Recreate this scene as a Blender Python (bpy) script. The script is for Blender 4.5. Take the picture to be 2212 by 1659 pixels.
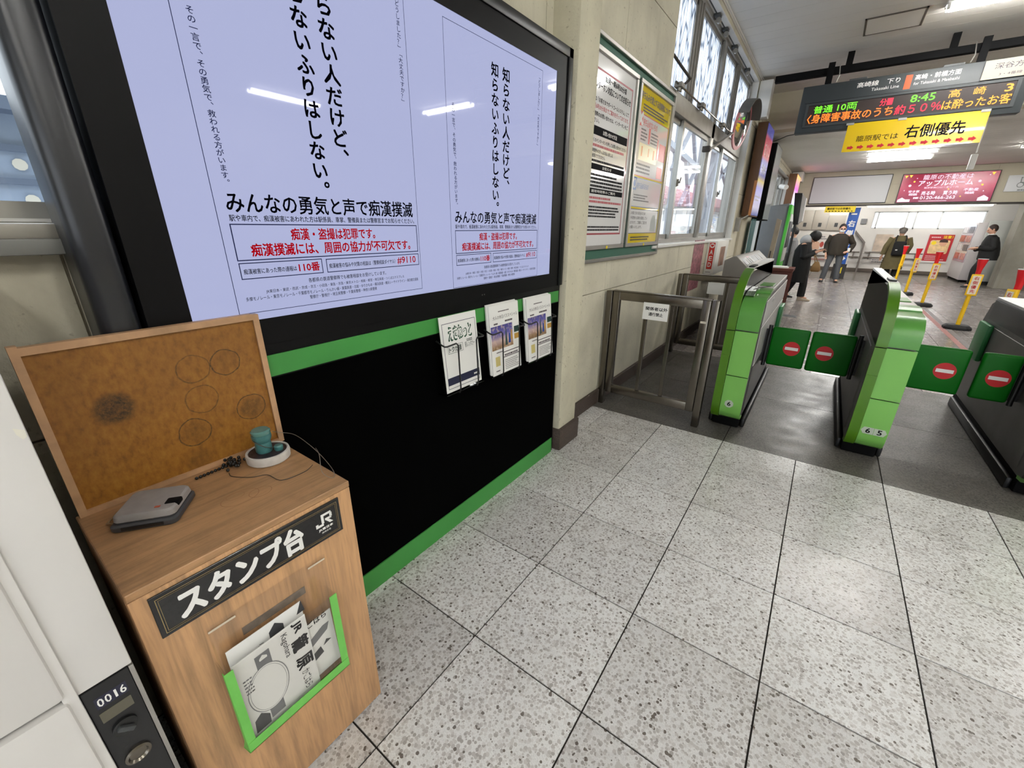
import bpy, bmesh, math, random
from mathutils import Vector, Matrix
random.seed(7)
for o in list(bpy.data.objects): bpy.data.objects.remove(o)
SC = bpy.context.scene
COL = SC.collection

# ------------------------------------------------------------------ camera
cam_d = bpy.data.cameras.new('camera')
cam_d.sensor_fit = 'HORIZONTAL'; cam_d.sensor_width = 36.0
cam_d.lens = 895.99/2212*36.0
cam_d.clip_start = 0.02; cam_d.clip_end = 500
cam = bpy.data.objects.new('camera', cam_d); COL.objects.link(cam)
_R = ((0.58770090, 0.80903453, -0.00841313), (-0.28363307, 0.21575369, 0.93434609), (0.75773342, -0.5467298, 0.35626759))
# rows: image right / image down / forward, in (along, across, down) axes
_c = [Vector((r[1], r[0], -r[2])) for r in _R]
_m = Matrix((_c[0], -_c[1], -_c[2])).transposed().to_4x4()
_m.translation = Vector((1.22066, -0.39264, 1.45796))
cam.matrix_world = _m
SC.camera = cam

# ------------------------------------------------------------------ exposure, world, large lights
SC.view_settings.view_transform = 'Standard'
SC.view_settings.look = 'None'
SC.view_settings.gamma = 1.0
SC.view_settings.use_curve_mapping = False
SC.view_settings.exposure = 0.88
world = bpy.data.worlds.new('overcast_sky'); SC.world = world
world.use_nodes = True
_bg = world.node_tree.nodes['Background']
_bg.inputs['Color'].default_value = (0.88, 0.94, 1.0, 1); _bg.inputs['Strength'].default_value = 1.7
TUBE_E = 58.0        # emission of the fluorescent tubes
cy = SC.cycles
cy.max_bounces = 5; cy.diffuse_bounces = 3; cy.glossy_bounces = 3; cy.transmission_bounces = 4; cy.transparent_max_bounces = 10
cy.adaptive_threshold = 0.05; cy.use_light_tree = False
cy.caustics_reflective = False; cy.caustics_refractive = False

# ------------------------------------------------------------------ helpers
def lin(c):
    c = c/255.0
    return c/12.92 if c <= 0.04045 else ((c+0.055)/1.055)**2.4
def rgb(r, g, b): return (lin(r), lin(g), lin(b), 1.0)

MATS = {}
def mat(name, col=(200, 200, 200), rough=0.5, metal=0.0, spec=0.5, var=0.0, vscale=8.0, emit=None, estr=1.0,
        coat=0.0, bump=0.0, bscale=60.0, alpha=None):
    if name in MATS: return MATS[name]
    m = bpy.data.materials.new(name); m.use_nodes = True
    nt = m.node_tree; b = nt.nodes['Principled BSDF']
    c = rgb(*col)
    b.inputs['Base Color'].default_value = c
    b.inputs['Roughness'].default_value = rough
    b.inputs['Metallic'].default_value = metal
    b.inputs['Specular IOR Level'].default_value = spec
    b.inputs['Coat Weight'].default_value = coat
    if emit:
        b.inputs['Emission Color'].default_value = rgb(*emit); b.inputs['Emission Strength'].default_value = estr
    if var or bump:
        g = nt.nodes.new('ShaderNodeNewGeometry')
        if var:
            n = nt.nodes.new('ShaderNodeTexNoise'); n.inputs['Scale'].default_value = vscale; n.inputs['Detail'].default_value = 5
            nt.links.new(g.outputs['Position'], n.inputs['Vector'])
            r = nt.nodes.new('ShaderNodeMapRange'); r.inputs[1].default_value = 0.3; r.inputs[2].default_value = 0.7
            r.inputs[3].default_value = 1-var; r.inputs[4].default_value = 1+var
            nt.links.new(n.outputs['Fac'], r.inputs[0])
            mx = nt.nodes.new('ShaderNodeMix'); mx.data_type = 'RGBA'; mx.blend_type = 'MULTIPLY'; mx.inputs[0].default_value = 1
            mx.inputs[6].default_value = c
            nt.links.new(r.outputs[0], mx.inputs[7]); nt.links.new(mx.outputs[2], b.inputs['Base Color'])
        if bump:
            n2 = nt.nodes.new('ShaderNodeTexNoise'); n2.inputs['Scale'].default_value = bscale; n2.inputs['Detail'].default_value = 4
            nt.links.new(g.outputs['Position'], n2.inputs['Vector'])
            bp = nt.nodes.new('ShaderNodeBump'); bp.inputs['Strength'].default_value = bump; bp.inputs['Distance'].default_value = 0.01
            nt.links.new(n2.outputs['Fac'], bp.inputs['Height']); nt.links.new(bp.outputs['Normal'], b.inputs['Normal'])
    MATS[name] = m
    return m

class NG:
    """small wrapper to write node graphs"""
    def __init__(s, name):
        s.m = bpy.data.materials.new(name); s.m.use_nodes = True; MATS[name] = s.m
        s.nt = s.m.node_tree; s.b = s.nt.nodes['Principled BSDF']; s.out = s.nt.nodes['Material Output']
        s.pos = s.nt.nodes.new('ShaderNodeNewGeometry').outputs['Position']
    def n(s, t, **k):
        nd = s.nt.nodes.new(t)
        for a, v in k.items():
            if a.startswith('i_'):
                key = a[2:]; key = int(key) if key.isdigit() else key.replace('_', ' ')
                nd.inputs[key].default_value = v
            else: setattr(nd, a, v)
        return nd
    def l(s, a, b): s.nt.links.new(a, b)
    def mapping(s, scale, src=None, rot=(0, 0, 0), loc=(0, 0, 0)):
        mp = s.n('ShaderNodeMapping'); mp.inputs['Scale'].default_value = scale; mp.inputs['Rotation'].default_value = rot
        mp.inputs['Location'].default_value = loc
        s.l(src or s.pos, mp.inputs['Vector']); return mp.outputs[0]
    def noise(s, scale, detail=4, vec=None, rough=0.5, dist=0.0):
        nd = s.n('ShaderNodeTexNoise'); nd.inputs['Scale'].default_value = scale; nd.inputs['Detail'].default_value = detail
        nd.inputs['Roughness'].default_value = rough; nd.inputs['Distortion'].default_value = dist
        s.l(vec or s.pos, nd.inputs['Vector']); return nd.outputs['Fac']
    def ramp(s, fac, stops, interp='LINEAR'):
        nd = s.n('ShaderNodeValToRGB'); nd.color_ramp.interpolation = interp
        el = nd.color_ramp.elements
        while len(el) < len(stops): el.new(0.5)
        for e, (p, c) in zip(el, stops): e.position = p; e.color = c if len(c) == 4 else rgb(*c)
        s.l(fac, nd.inputs['Fac']); return nd.outputs['Color']
    def mix(s, fac, a, b, mode='MIX'):
        nd = s.n('ShaderNodeMix'); nd.data_type = 'RGBA'; nd.blend_type = mode
        for v, i in ((fac, 0), (a, 6), (b, 7)):
            if hasattr(v, 'is_linked') or hasattr(v, 'node'): s.l(v, nd.inputs[i])
            else: nd.inputs[i].default_value = v
        return nd.outputs[2]
    def rng(s, fac, a, b, c, d):
        nd = s.n('ShaderNodeMapRange'); 
        for i, v in enumerate((a, b, c, d)): nd.inputs[i+1].default_value = v
        s.l(fac, nd.inputs[0]); return nd.outputs[0]
    def bump(s, h, strength, dist=0.01):
        nd = s.n('ShaderNodeBump'); nd.inputs['Strength'].default_value = strength; nd.inputs['Distance'].default_value = dist
        s.l(h, nd.inputs['Height']); s.l(nd.outputs['Normal'], s.b.inputs['Normal'])

class MB:
    """mesh builder: several shapes collected into ONE mesh"""
    def __init__(s): s.v = []; s.f = []; s.mi = []; s.cur = 0
    def add(s, vs, fs):
        o = len(s.v); s.v += [tuple(p) for p in vs]
        for f in fs: s.f.append(tuple(i+o for i in f)); s.mi.append(s.cur)
        return s
    def box(s, x0, x1, y0, y1, z0, z1):
        vs = [(x, y, z) for z in (z0, z1) for y in (y0, y1) for x in (x0, x1)]
        return s.add(vs, [(0, 2, 3, 1), (4, 5, 7, 6), (0, 1, 5, 4), (2, 6, 7, 3), (0, 4, 6, 2), (1, 3, 7, 5)])
    def obox(s, c, ax, ay, az):
        """box from centre and three half-axis vectors"""
        c = Vector(c); A = [Vector(a) for a in (ax, ay, az)]
        vs = [c+A[0]*i+A[1]*j+A[2]*k for k in (-1, 1) for j in (-1, 1) for i in (-1, 1)]
        return s.add(vs, [(0, 2, 3, 1), (4, 5, 7, 6), (0, 1, 5, 4), (2, 6, 7, 3), (0, 4, 6, 2), (1, 3, 7, 5)])
    def bar(s, p, q, w, h, up=(0, 0, 1)):
        p = Vector(p); q = Vector(q); d = (q-p)
        L = d.length/2; d.normalize(); u = Vector(up)
        if abs(d.dot(u)) > 0.98: u = Vector((1, 0, 0))
        r = d.cross(u).normalized(); u = r.cross(d).normalized()
        return s.obox((p+q)/2, d*L, r*(w/2), u*(h/2))
    def prism(s, poly, axis, a0, a1):
        """extrude a 2-D polygon (coords in the other two axes, in xyz order) along axis"""
        k = 'xyz'.index(axis); n = len(poly)
        def mk(p, a):
            q = list(p); q.insert(k, a); return q
        vs = [mk(p, a0) for p in poly]+[mk(p, a1) for p in poly]
        fs = [tuple(range(n))[::-1], tuple(range(n, 2*n))]+[(i, (i+1) % n, n+(i+1) % n, n+i) for i in range(n)]
        return s.add(vs, fs)
    def loft(s, rings, cap=True, closed=False):
        n = len(rings[0]); vs = [p for r in rings for p in r]; fs = []
        m = len(rings)
        for k in range(m-1+(1 if closed else 0)):
            a = k*n; b = ((k+1) % m)*n
            for i in range(n): fs.append((a+i, a+(i+1) % n, b+(i+1) % n, b+i))
        if cap and not closed: fs += [tuple(range(n))[::-1], tuple(range((m-1)*n, m*n))]
        return s.add(vs, fs)
    def tube(s, pts, r, n=8, cap=True):
        pts = [Vector(p) for p in pts]; rings = []
        rs = r if isinstance(r, (list, tuple)) else [r]*len(pts)
        prev = None
        for i, p in enumerate(pts):
            d = (pts[min(i+1, len(pts)-1)]-pts[max(i-1, 0)]).normalized()
            if prev is None:
                u = Vector((0, 0, 1)) if abs(d.z) < 0.9 else Vector((1, 0, 0))
            else: u = prev
            x = d.cross(u).normalized(); u = x.cross(d).normalized(); prev = u
            rings.append([p+(x*math.cos(t)+u*math.sin(t))*rs[i] for t in [2*math.pi*k/n for k in range(n)]])
        return s.loft(rings, cap)
    def cyl(s, p, q, r, r2=None, n=20):
        return s.tube([p, q], [r, r if r2 is None else r2], n)
    def lathe(s, prof, c, n=24, axis=(0, 0, 1)):
        c = Vector(c); a = Vector(axis).normalized()
        u = Vector((1, 0, 0)) if abs(a.x) < 0.9 else Vector((0, 1, 0))
        x = a.cross(u).normalized(); y = a.cross(x)
        return s.loft([[c+a*z+(x*math.cos(t)+y*math.sin(t))*max(r, 1e-4) for t in [2*math.pi*k/n for k in range(n)]] for r, z in prof])
    def ball(s, c, rx, ry=None, rz=None, n=16, m=10, rot=None):
        ry = rx if ry is None else ry; rz = rx if rz is None else rz
        R = rot or Matrix.Identity(3); c = Vector(c); rings = []
        for j in range(m+1):
            t = math.pi*j/m; sr = max(math.sin(t), 1e-3)
            rings.append([c+R @ Vector((rx*sr*math.cos(2*math.pi*k/n), ry*sr*math.sin(2*math.pi*k/n), -rz*math.cos(t))) for k in range(n)])
        return s.loft(rings)
    def quad(s, a, b, c, d): return s.add([a, b, c, d], [(0, 1, 2, 3)])

def link(o, parent=None):
    COL.objects.link(o)
    if parent is not None: o.parent = parent
    return o

def wloc(o):
    l = Vector(o.location)
    while o.parent is not None: o = o.parent; l = l+Vector(o.location)
    return l

def build(name, mb, m, parent=None, bevel=0.0, smooth=False, seg=2, label=None, angle=35, origin=None):
    """one mesh object from a builder whose coordinates are in the world (children are stored relative to their parent)"""
    me = bpy.data.meshes.new(name)
    off = wloc(parent) if parent is not None else Vector((0, 0, 0))
    if origin is not None: off = Vector(origin)
    me.from_pydata([tuple(Vector(p)-off) for p in mb.v], [], mb.f)
    ms = m if isinstance(m, (list, tuple)) else [m]
    for x in ms: me.materials.append(x)
    bm = bmesh.new(); bm.from_mesh(me)
    for f, i in zip(bm.faces, mb.mi): f.material_index = i
    bmesh.ops.recalc_face_normals(bm, faces=bm.faces)
    if bevel:
        es = [e for e in bm.edges if len(e.link_faces) == 2 and e.calc_face_angle(0) > math.radians(30)]
        bmesh.ops.bevel(bm, geom=es, offset=bevel, segments=seg, profile=0.5, affect='EDGES', clamp_overlap=True)
    bm.to_mesh(me); bm.free()
    if smooth or bevel:
        me.shade_smooth(); me.set_sharp_from_angle(angle=math.radians(angle))
    o = bpy.data.objects.new(name, me)
    link(o, parent)
    if origin is not None and parent is None: o.location = origin
    elif origin is not None: o.location = Vector(origin)-wloc(parent)
    if label: o['label'] = label
    return o

def thing(name, loc, label, cat, group=None, rz=0.0):
    o = bpy.data.objects.new(name, None); o.empty_display_size = 0.1
    o.location = loc; o.rotation_euler = (0, 0, rz); COL.objects.link(o)
    o['label'] = label; o['category'] = cat
    if group: o['group'] = group
    return o
def tag(o, label, cat, group=None):
    o['label'] = label; o['category'] = cat
    if group: o['group'] = group
    return o
def struct(o): o['kind'] = 'structure'; return o
def shell(name, loc):
    o = bpy.data.objects.new(name, None); o.empty_display_size = 0.1; o.location = loc; COL.objects.link(o)
    o['kind'] = 'structure'; return o
def copy_tree(o, parent=None):
    c = o.copy(); COL.objects.link(c); c.parent = parent
    for ch in list(o.children): copy_tree(ch, c)
    return c
def inst(name, me, loc, parent):
    o = bpy.data.objects.new(name, me); link(o, parent); o.location = Vector(loc)-wloc(parent); return o

# ---- lettering: glyph outlines turned into flat meshes that fill a given box of a plane
_ts = bpy.data.scenes.new('type_setting')
_tc = bpy.data.curves.new('type', 'FONT'); _to = bpy.data.objects.new('type', _tc); _ts.collection.objects.link(_to)
_tc.resolution_u = 2
_gc = {}
VERT = {'、': '︑', '。': '︒', '「': '﹁', '」': '﹂', 'ー': '丨', '？': '？', '（': '︵', '）': '︶'}
def glyphs(body, bold=0.0, vertical=False, sp=1.0):
    key = (body, bold, vertical, sp)
    if key in _gc: return _gc[key]
    t = body
    if vertical: t = '\n'.join(VERT.get(c, c) for c in body)
    _tc.body = t; _tc.offset = bold; _tc.size = 1.0; _tc.space_line = sp; _tc.space_character = 1.0
    _tc.align_x = 'CENTER' if vertical else 'LEFT'
    with bpy.context.temp_override(scene=_ts, view_layer=_ts.view_layers[0]):
        dg = bpy.context.evaluated_depsgraph_get(); dg.update()
        me = bpy.data.meshes.new_from_object(_to.evaluated_get(dg))
    vs = [(v.co.x, v.co.y) for v in me.vertices]; fs = [tuple(p.vertices) for p in me.polygons]
    bpy.data.meshes.remove(me)
    if not vs: _gc[key] = ([], []); return _gc[key]
    x0 = min(p[0] for p in vs); x1 = max(p[0] for p in vs); y0 = min(p[1] for p in vs); y1 = max(p[1] for p in vs)
    w = max(x1-x0, 1e-6); h = max(y1-y0, 1e-6)
    _gc[key] = ([((p[0]-x0)/w, (p[1]-y0)/h) for p in vs], fs)
    return _gc[key]

class Plane:
    """a printed plane: origin, right and up vectors; (u, v) in metres"""
    def __init__(s, o, u, v):
        s.o = Vector(o); s.u = Vector(u).normalized(); s.v = Vector(v).normalized(); s.n = s.u.cross(s.v)
    def p(s, u, v, d=0.0): return s.o+s.u*u+s.v*v+s.n*d
class Print:
    """flat marks on one plane, all of one colour, ending up as one mesh"""
    def __init__(s, pl, d=0.0008): s.pl = pl; s.d = d; s.mb = MB()
    def text(s, body, u0, v0, u1, v1, bold=0.0, vertical=False, sp=1.0):
        vs, fs = glyphs(body, 0.0, vertical, sp)
        n = max(1, len(body)); em = min(abs(u1-u0)/(1 if vertical else n), abs(v1-v0)/(n if vertical else 1))
        e = bold*em                                   # bold strokes: the outline struck again, slightly shifted
        k8 = ((0, 0), (e, e), (-e, e), (e, -e), (-e, -e)) if bold < 0.03 else ((0, 0), (e, e), (-e, e), (e, -e), (-e, -e), (1.3*e, 0), (-1.3*e, 0), (0, 1.3*e), (0, -1.3*e))
        for i, (du, dv) in enumerate(k8 if bold else ((0, 0),)):
            s.mb.add([s.pl.p(u0+(u1-u0)*a+du, v0+(v1-v0)*b+dv, s.d+i*2e-6) for a, b in vs], fs)
        s.n_items = getattr(s, 'n_items', 0)+n
        return s
    def rect(s, u0, v0, u1, v1):
        s.mb.add([s.pl.p(a, b, s.d) for a, b in ((u0, v0), (u1, v0), (u1, v1), (u0, v1))], [(0, 1, 2, 3)]); return s
    def frame(s, u0, v0, u1, v1, w):
        s.rect(u0, v0, u1, v0+w); s.rect(u0, v1-w, u1, v1); s.rect(u0, v0+w, u0+w, v1-w); s.rect(u1-w, v0+w, u1, v1-w); return s
    def poly(s, pts):
        s.mb.add([s.pl.p(a, b, s.d) for a, b in pts], [tuple(range(len(pts)))]); return s
    def disc(s, u, v, r, n=28, ru=None):
        return s.poly([(u+(ru or r)*math.cos(2*math.pi*k/n), v+r*math.sin(2*math.pi*k/n)) for k in range(n)])
    def ring(s, u, v, r, w, n=32, ru=None):
        ru = ru or r
        a = [s.pl.p(u+ru*math.cos(2*math.pi*k/n), v+r*math.sin(2*math.pi*k/n), s.d) for k in range(n)]
        b = [s.pl.p(u+(ru-w)*math.cos(2*math.pi*k/n), v+(r-w)*math.sin(2*math.pi*k/n), s.d) for k in range(n)]
        s.mb.add(a+b, [(i, (i+1) % n, n+(i+1) % n, n+i) for i in range(n)]); return s
    def lines(s, u0, v0, u1, v1, rows, seed=1, fill=0.55, words=True):
        """rows of tiny illegible print"""
        r = random.Random(seed); st = (v1-v0)/rows
        for k in range(rows):
            u = u0; end = u1-(r.random()*0.35*(u1-u0) if r.random() < 0.5 else 0)
            while u < end:
                w = st*fill*r.uniform(0.6, 1.6); w = min(w, end-u)
                v = v1-st*(k+1); s.rect(u, v, u+w, v+st*fill); u += w+st*0.14
        return s
    def done(s, name, m, parent, label=None):
        if not s.mb.v: return None
        me = bpy.data.meshes.new(name); off = wloc(parent)
        me.from_pydata([tuple(Vector(p)-off) for p in s.mb.v], [], s.mb.f); me.materials.append(m)
        o = link(bpy.data.objects.new(name, me), parent)
        if label: o['label'] = label
        o['kind'] = 'stuff'
        return o
FX = lambda x, y=0.0, z=0.0: Plane((x, y, z), (0, 1, 0), (0, 0, 1))      # faces +x, u = y, v = z
FY = lambda y, x=0.0, z=0.0: Plane((x, y, z), (1, 0, 0), (0, 0, 1))      # faces -y, u = x, v = z
def fxz(pl_x): return FX(pl_x)
# ------------------------------------------------------------------ procedural materials of the place
def terrazzo(name, base, chips, dirt, rough, scale=104.0, spec=0.5, spots=0.22):
    g = NG(name)
    vo = g.n('ShaderNodeTexVoronoi'); vo.inputs['Scale'].default_value = scale; vo.inputs['Randomness'].default_value = 1
    g.l(g.pos, vo.inputs['Vector'])
    sep = g.n('ShaderNodeSeparateColor'); g.l(vo.outputs['Color'], sep.inputs[0])
    size = g.rng(sep.outputs[0], 0, 1, 0.34, 0.70)
    less = g.n('ShaderNodeMath', operation='LESS_THAN'); g.l(vo.outputs['Distance'], less.inputs[0]); g.l(size, less.inputs[1])
    chip = g.ramp(sep.outputs[1], chips, 'CONSTANT')
    b0 = g.ramp(g.noise(260, 3), [(0.3, tuple(int(c*0.93) for c in base)), (0.7, tuple(min(255, int(c*1.04)) for c in base))])
    c1 = g.mix(less.outputs[0], b0, chip)
    oi = g.n('ShaderNodeObjectInfo')
    tint = g.ramp(oi.outputs['Random'], [(0.0, (228, 226, 224)), (0.5, (244, 243, 241)), (1.0, (255, 254, 252))])
    c2 = g.mix(1.0, c1, tint, 'MULTIPLY')
    st = g.rng(g.noise(1.7, 6, rough=0.62), 0.42, 0.74, 0.0, dirt)
    c3 = g.mix(st, c2, rgb(132, 124, 106))
    st2 = g.rng(g.noise(14, 3), 0.68, 0.80, 0.0, spots)
    c4 = g.mix(st2, c3, rgb(105, 92, 76))
    g.l(c4, g.b.inputs['Base Color'])
    rr = g.rng(g.noise(5, 4), 0.3, 0.7, rough*0.8, rough*1.25); g.l(rr, g.b.inputs['Roughness'])
    g.b.inputs['Specular IOR Level'].default_value = spec
    return g.m
M_tile = terrazzo('terrazzo_light', (243, 243, 243), [(0.0, (200, 196, 194)), (0.3, (216, 213, 211)), (0.55, (180, 175, 172)), (0.72, (226, 224, 223)), (0.95, (116, 108, 102))], 0.17, 0.27, 96)
M_slab = terrazzo('terrazzo_grey', (104, 101, 97), [(0.0, (78, 75, 72)), (0.35, (92, 89, 85)), (0.6, (64, 61, 58)), (0.85, (116, 113, 108))], 0.16, 0.40, 110, spec=0.4, spots=0.0)
M_grout = mat('grout_dark', (38, 32, 27), 0.9)

def plaster(name, col, stain, rough=0.75, bump=0.5, bs=75.0):
    g = NG(name)
    n = g.noise(2.2, 6, rough=0.6)
    c = g.ramp(n, [(0.25, tuple(int(x*0.88) for x in col)), (0.6, col)])
    ve = g.mapping((6, 6, 0.7))
    s = g.rng(g.noise(1.0, 5, ve), 0.55, 0.8, 0, stain)
    c = g.mix(s, c, rgb(112, 100, 74))
    pit = g.rng(g.noise(42, 3), 0.66, 0.72, 0, 0.45 if bump else 0)
    c = g.mix(pit, c, rgb(118, 106, 80))
    g.l(c, g.b.inputs['Base Color']); g.b.inputs['Roughness'].default_value = rough
    if bump: g.bump(g.noise(bs, 4), bump, 0.004)
    return g.m
M_wall = plaster('cream_plaster', (216, 210, 188), 0.22)
M_pillar = plaster('rough_cream_pillar', (212, 206, 182), 0.15, bump=1.0, bs=60)
M_wallplain = mat('cream_paint_far', (196, 188, 166), 0.7, var=0.06, vscale=2)
M_granite = mat('brown_granite', (74, 62, 55), 0.6, var=0.35, vscale=120, bump=0.8, bscale=90)
M_ceil = mat('ceiling_board_white', (222, 219, 212), 0.75, var=0.04, vscale=1.5)
M_gap = mat('ceiling_joint_shadow_gap', (120, 116, 108), 0.9)
M_alu = mat('aluminium_frame', (176, 174, 168), 0.38, 0.85, var=0.05)
M_alup = mat('weathered_aluminium', (150, 146, 138), 0.5, 0.6, var=0.1)
M_white = mat('white_paint', (224, 222, 216), 0.5, var=0.03)
M_steel = mat('brushed_stainless', (118, 112, 103), 0.26, 0.95, var=0.06, vscale=20)
M_black = mat('black_plastic', (14, 14, 15), 0.45)
M_blackm = mat('black_matte', (5, 5, 6), 0.75, spec=0.15)
M_ink = mat('black_print', (20, 19, 22), 0.8, spec=0.1)
M_paper = mat('white_paper', (236, 235, 230), 0.7)
M_grey = mat('grey_metal_paint', (120, 120, 116), 0.5, var=0.05)
M_dkgrey = mat('dark_grey_paint', (62, 64, 65), 0.5, var=0.05)
M_red = mat('red_print', (190, 28, 34), 0.6)
M_yellow = mat('yellow_print', (240, 214, 30), 0.5)
def glass(name, tint=(1, 1, 1, 1), gl=0.12, rough=0.02):
    m = bpy.data.materials.new(name); m.use_nodes = True; nt = m.node_tree; nt.nodes.clear(); MATS[name] = m
    o = nt.nodes.new('ShaderNodeOutputMaterial'); t = nt.nodes.new('ShaderNodeBsdfTransparent'); t.inputs[0].default_value = tint
    gs = nt.nodes.new('ShaderNodeBsdfGlossy'); gs.inputs['Roughness'].default_value = rough
    lw = nt.nodes.new('ShaderNodeLayerWeight'); pw = nt.nodes.new('ShaderNodeMath'); pw.operation = 'POWER'; pw.inputs[1].default_value = 4.0
    mx = nt.nodes.new('ShaderNodeMixShader')
    ad = nt.nodes.new('ShaderNodeMath'); ad.operation = 'MULTIPLY_ADD'; ad.inputs[1].default_value = 0.9; ad.inputs[2].default_value = 0.02+gl*0.1
    nt.links.new(lw.outputs['Facing'], pw.inputs[0]); nt.links.new(pw.outputs[0], ad.inputs[0]); nt.links.new(ad.outputs[0], mx.inputs[0])
    nt.links.new(t.outputs[0], mx.inputs[1]); nt.links.new(gs.outputs[0], mx.inputs[2]); nt.links.new(mx.outputs[0], o.inputs[0])
    return m
M_glass = glass('clear_window_glass', (0.93, 0.95, 0.96, 1))
def frosted():
    m = bpy.data.materials.new('patterned_glass'); m.use_nodes = True; nt = m.node_tree; nt.nodes.clear()
    o = nt.nodes.new('ShaderNodeOutputMaterial'); tl = nt.nodes.new('ShaderNodeBsdfTranslucent'); tr = nt.nodes.new('ShaderNodeBsdfTransparent')
    g = nt.nodes.new('ShaderNodeNewGeometry'); mp = nt.nodes.new('ShaderNodeMapping'); mp.inputs['Scale'].default_value = (1, 17, 3.2)
    mp.inputs['Rotation'].default_value = (0.22, 0, 0)
    v = nt.nodes.new('ShaderNodeTexVoronoi'); v.feature = 'DISTANCE_TO_EDGE'; v.inputs['Scale'].default_value = 1.0
    nz = nt.nodes.new('ShaderNodeTexNoise'); nz.inputs['Scale'].default_value = 9
    mixv = nt.nodes.new('ShaderNodeMix'); mixv.data_type = 'VECTOR'; mixv.inputs[0].default_value = 0.02
    nt.links.new(g.outputs['Position'], nz.inputs['Vector']); nt.links.new(g.outputs['Position'], mixv.inputs[4]); nt.links.new(nz.outputs['Color'], mixv.inputs[5])
    nt.links.new(mixv.outputs[1], mp.inputs['Vector']); nt.links.new(mp.outputs[0], v.inputs['Vector'])
    r = nt.nodes.new('ShaderNodeValToRGB'); e = r.color_ramp.elements; e[0].position = 0.0; e[0].color = rgb(120, 130, 142); e[1].position = 0.10; e[1].color = rgb(246, 249, 255)
    nt.links.new(v.outputs['Distance'], r.inputs[0]); nt.links.new(r.outputs[0], tl.inputs[0]); tr.inputs[0].default_value = (0.5, 0.53, 0.57, 1)
    mx = nt.nodes.new('ShaderNodeMixShader'); mx.inputs[0].default_value = 0.12
    nt.links.new(tl.outputs[0], mx.inputs[1]); nt.links.new(tr.outputs[0], mx.inputs[2]); nt.links.new(mx.outputs[0], o.inputs[0])
    MATS['patterned_glass'] = m; return m
M_frost = frosted()

def holes(a0, a1, b0, b1, ops):
    """rectangles of [a0,a1]x[b0,b1] left over after cutting the openings"""
    cuts = sorted({a0, a1}|{min(max(v, a0), a1) for o in ops for v in o[:2]}); out = []
    for p, q in zip(cuts, cuts[1:]):
        if q-p < 1e-6: continue
        zs = sorted((max(o[2], b0), min(o[3], b1)) for o in ops if o[0] <= p+1e-6 and o[1] >= q-1e-6 and o[3] > b0 and o[2] < b1)
        z = b0
        for s, e in zs:
            if s > z: out.append((p, q, z, s))
            z = max(z, e)
        if b1 > z: out.append((p, q, z, b1))
    return out

# ------------------------------------------------------------------ floor
T = 0.45
floor = build('floor', MB().box(-0.9, 9.0, -4.6, 20.4, -0.14, -0.005), M_grout); struct(floor)
def tile_mesh(name, w, d, m, gap=0.0056):
    me = bpy.data.meshes.new(name); b = MB().box(gap/2, w-gap/2, gap/2, d-gap/2, -0.02, 0.0)
    me.from_pydata(b.v, [], b.f); me.materials.append(m)
    bm = bmesh.new(); bm.from_mesh(me); bmesh.ops.recalc_face_normals(bm, faces=bm.faces); bm.to_mesh(me); bm.free(); return me
tm = tile_mesh('tile', T, T, M_tile); ts = tile_mesh('tile_strip', 0.17, T, M_tile, 0.003)
for i in range(-10, 6):
    inst('tile', ts, (-0.17, i*T, 0), floor)
    for j in range(0, 18): inst('tile', tm, (j*T, i*T, 0), floor)
sl = tile_mesh('slab', 0.9, 1.12, M_slab, 0.006); sl0 = tile_mesh('slab_strip', 0.17, 1.12, M_slab, 0.003)
for i in range(2):
    inst('slab', sl0, (-0.17, 2.7+1.12*i, 0), floor)
    for j in range(9): inst('slab', sl, (0.9*j, 2.7+1.12*i, 0), floor)
M_slab2 = terrazzo('terrazzo_grey_polished', (156, 149, 146), [(0.0, (126, 120, 118)), (0.35, (140, 134, 131)), (0.6, (112, 107, 105)), (0.85, (166, 160, 156))], 0.16, 0.24, 110, spec=0.5, spots=0.0)
td = tile_mesh('tile_grey', T, T, M_slab2, 0.006)
rest = MB()
for i in range(25):
    y = 4.94+T*i
    for j in range(-1, 19):
        if 0 <= j <= 11 and i < 25: inst('tile', td, (j*T, y, 0), floor)
        else: rest.box(max(j*T, -0.17)+0.003, (j+1)*T-0.003, y+0.003, y+T-0.003, -0.02, 0)
o = build('tile', rest, M_slab2, floor); o['kind'] = 'stuff'
M_lob = terrazzo('lobby_stone', (116, 108, 100), [(0.0, (92, 86, 80)), (0.5, (74, 68, 64)), (0.8, (124, 117, 110))], 0.15, 0.2, 80, spots=0.0)
tl = tile_mesh('slab_lobby', 0.9, 0.87, M_lob, 0.008)
for i in range(4):
    for j in range(-1, 9): inst('slab', tl, (0.9*j, 16.2+0.87*i, 0.0), floor)
build('drain_cover', MB().box(0.78, 1.02, 8.35, 8.55, 0.0, 0.004), M_dkgrey, floor)
build('guide_tape', MB().box(2.905, 2.975, 5.0, 12.0, 0.0, 0.0015), mat('faded_red_tape', (146, 92, 86), 0.6, var=0.1), floor, label='faded red line taped on the floor')
build('guide_tape', MB().box(2.985, 3.05, 5.0, 12.0, 0.0, 0.0015), mat('grey_tape', (104, 98, 96), 0.6, var=0.1), floor, label='grey line taped beside the red one')
def stain_blob(cx, cy, r, sd):
    rr = random.Random(sd); n = 18
    return [(cx+r*rr.uniform(0.5, 1.1)*math.cos(2*math.pi*k/n), cy+r*rr.uniform(0.35, 0.8)*math.sin(2*math.pi*k/n)) for k in range(n)]

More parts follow.
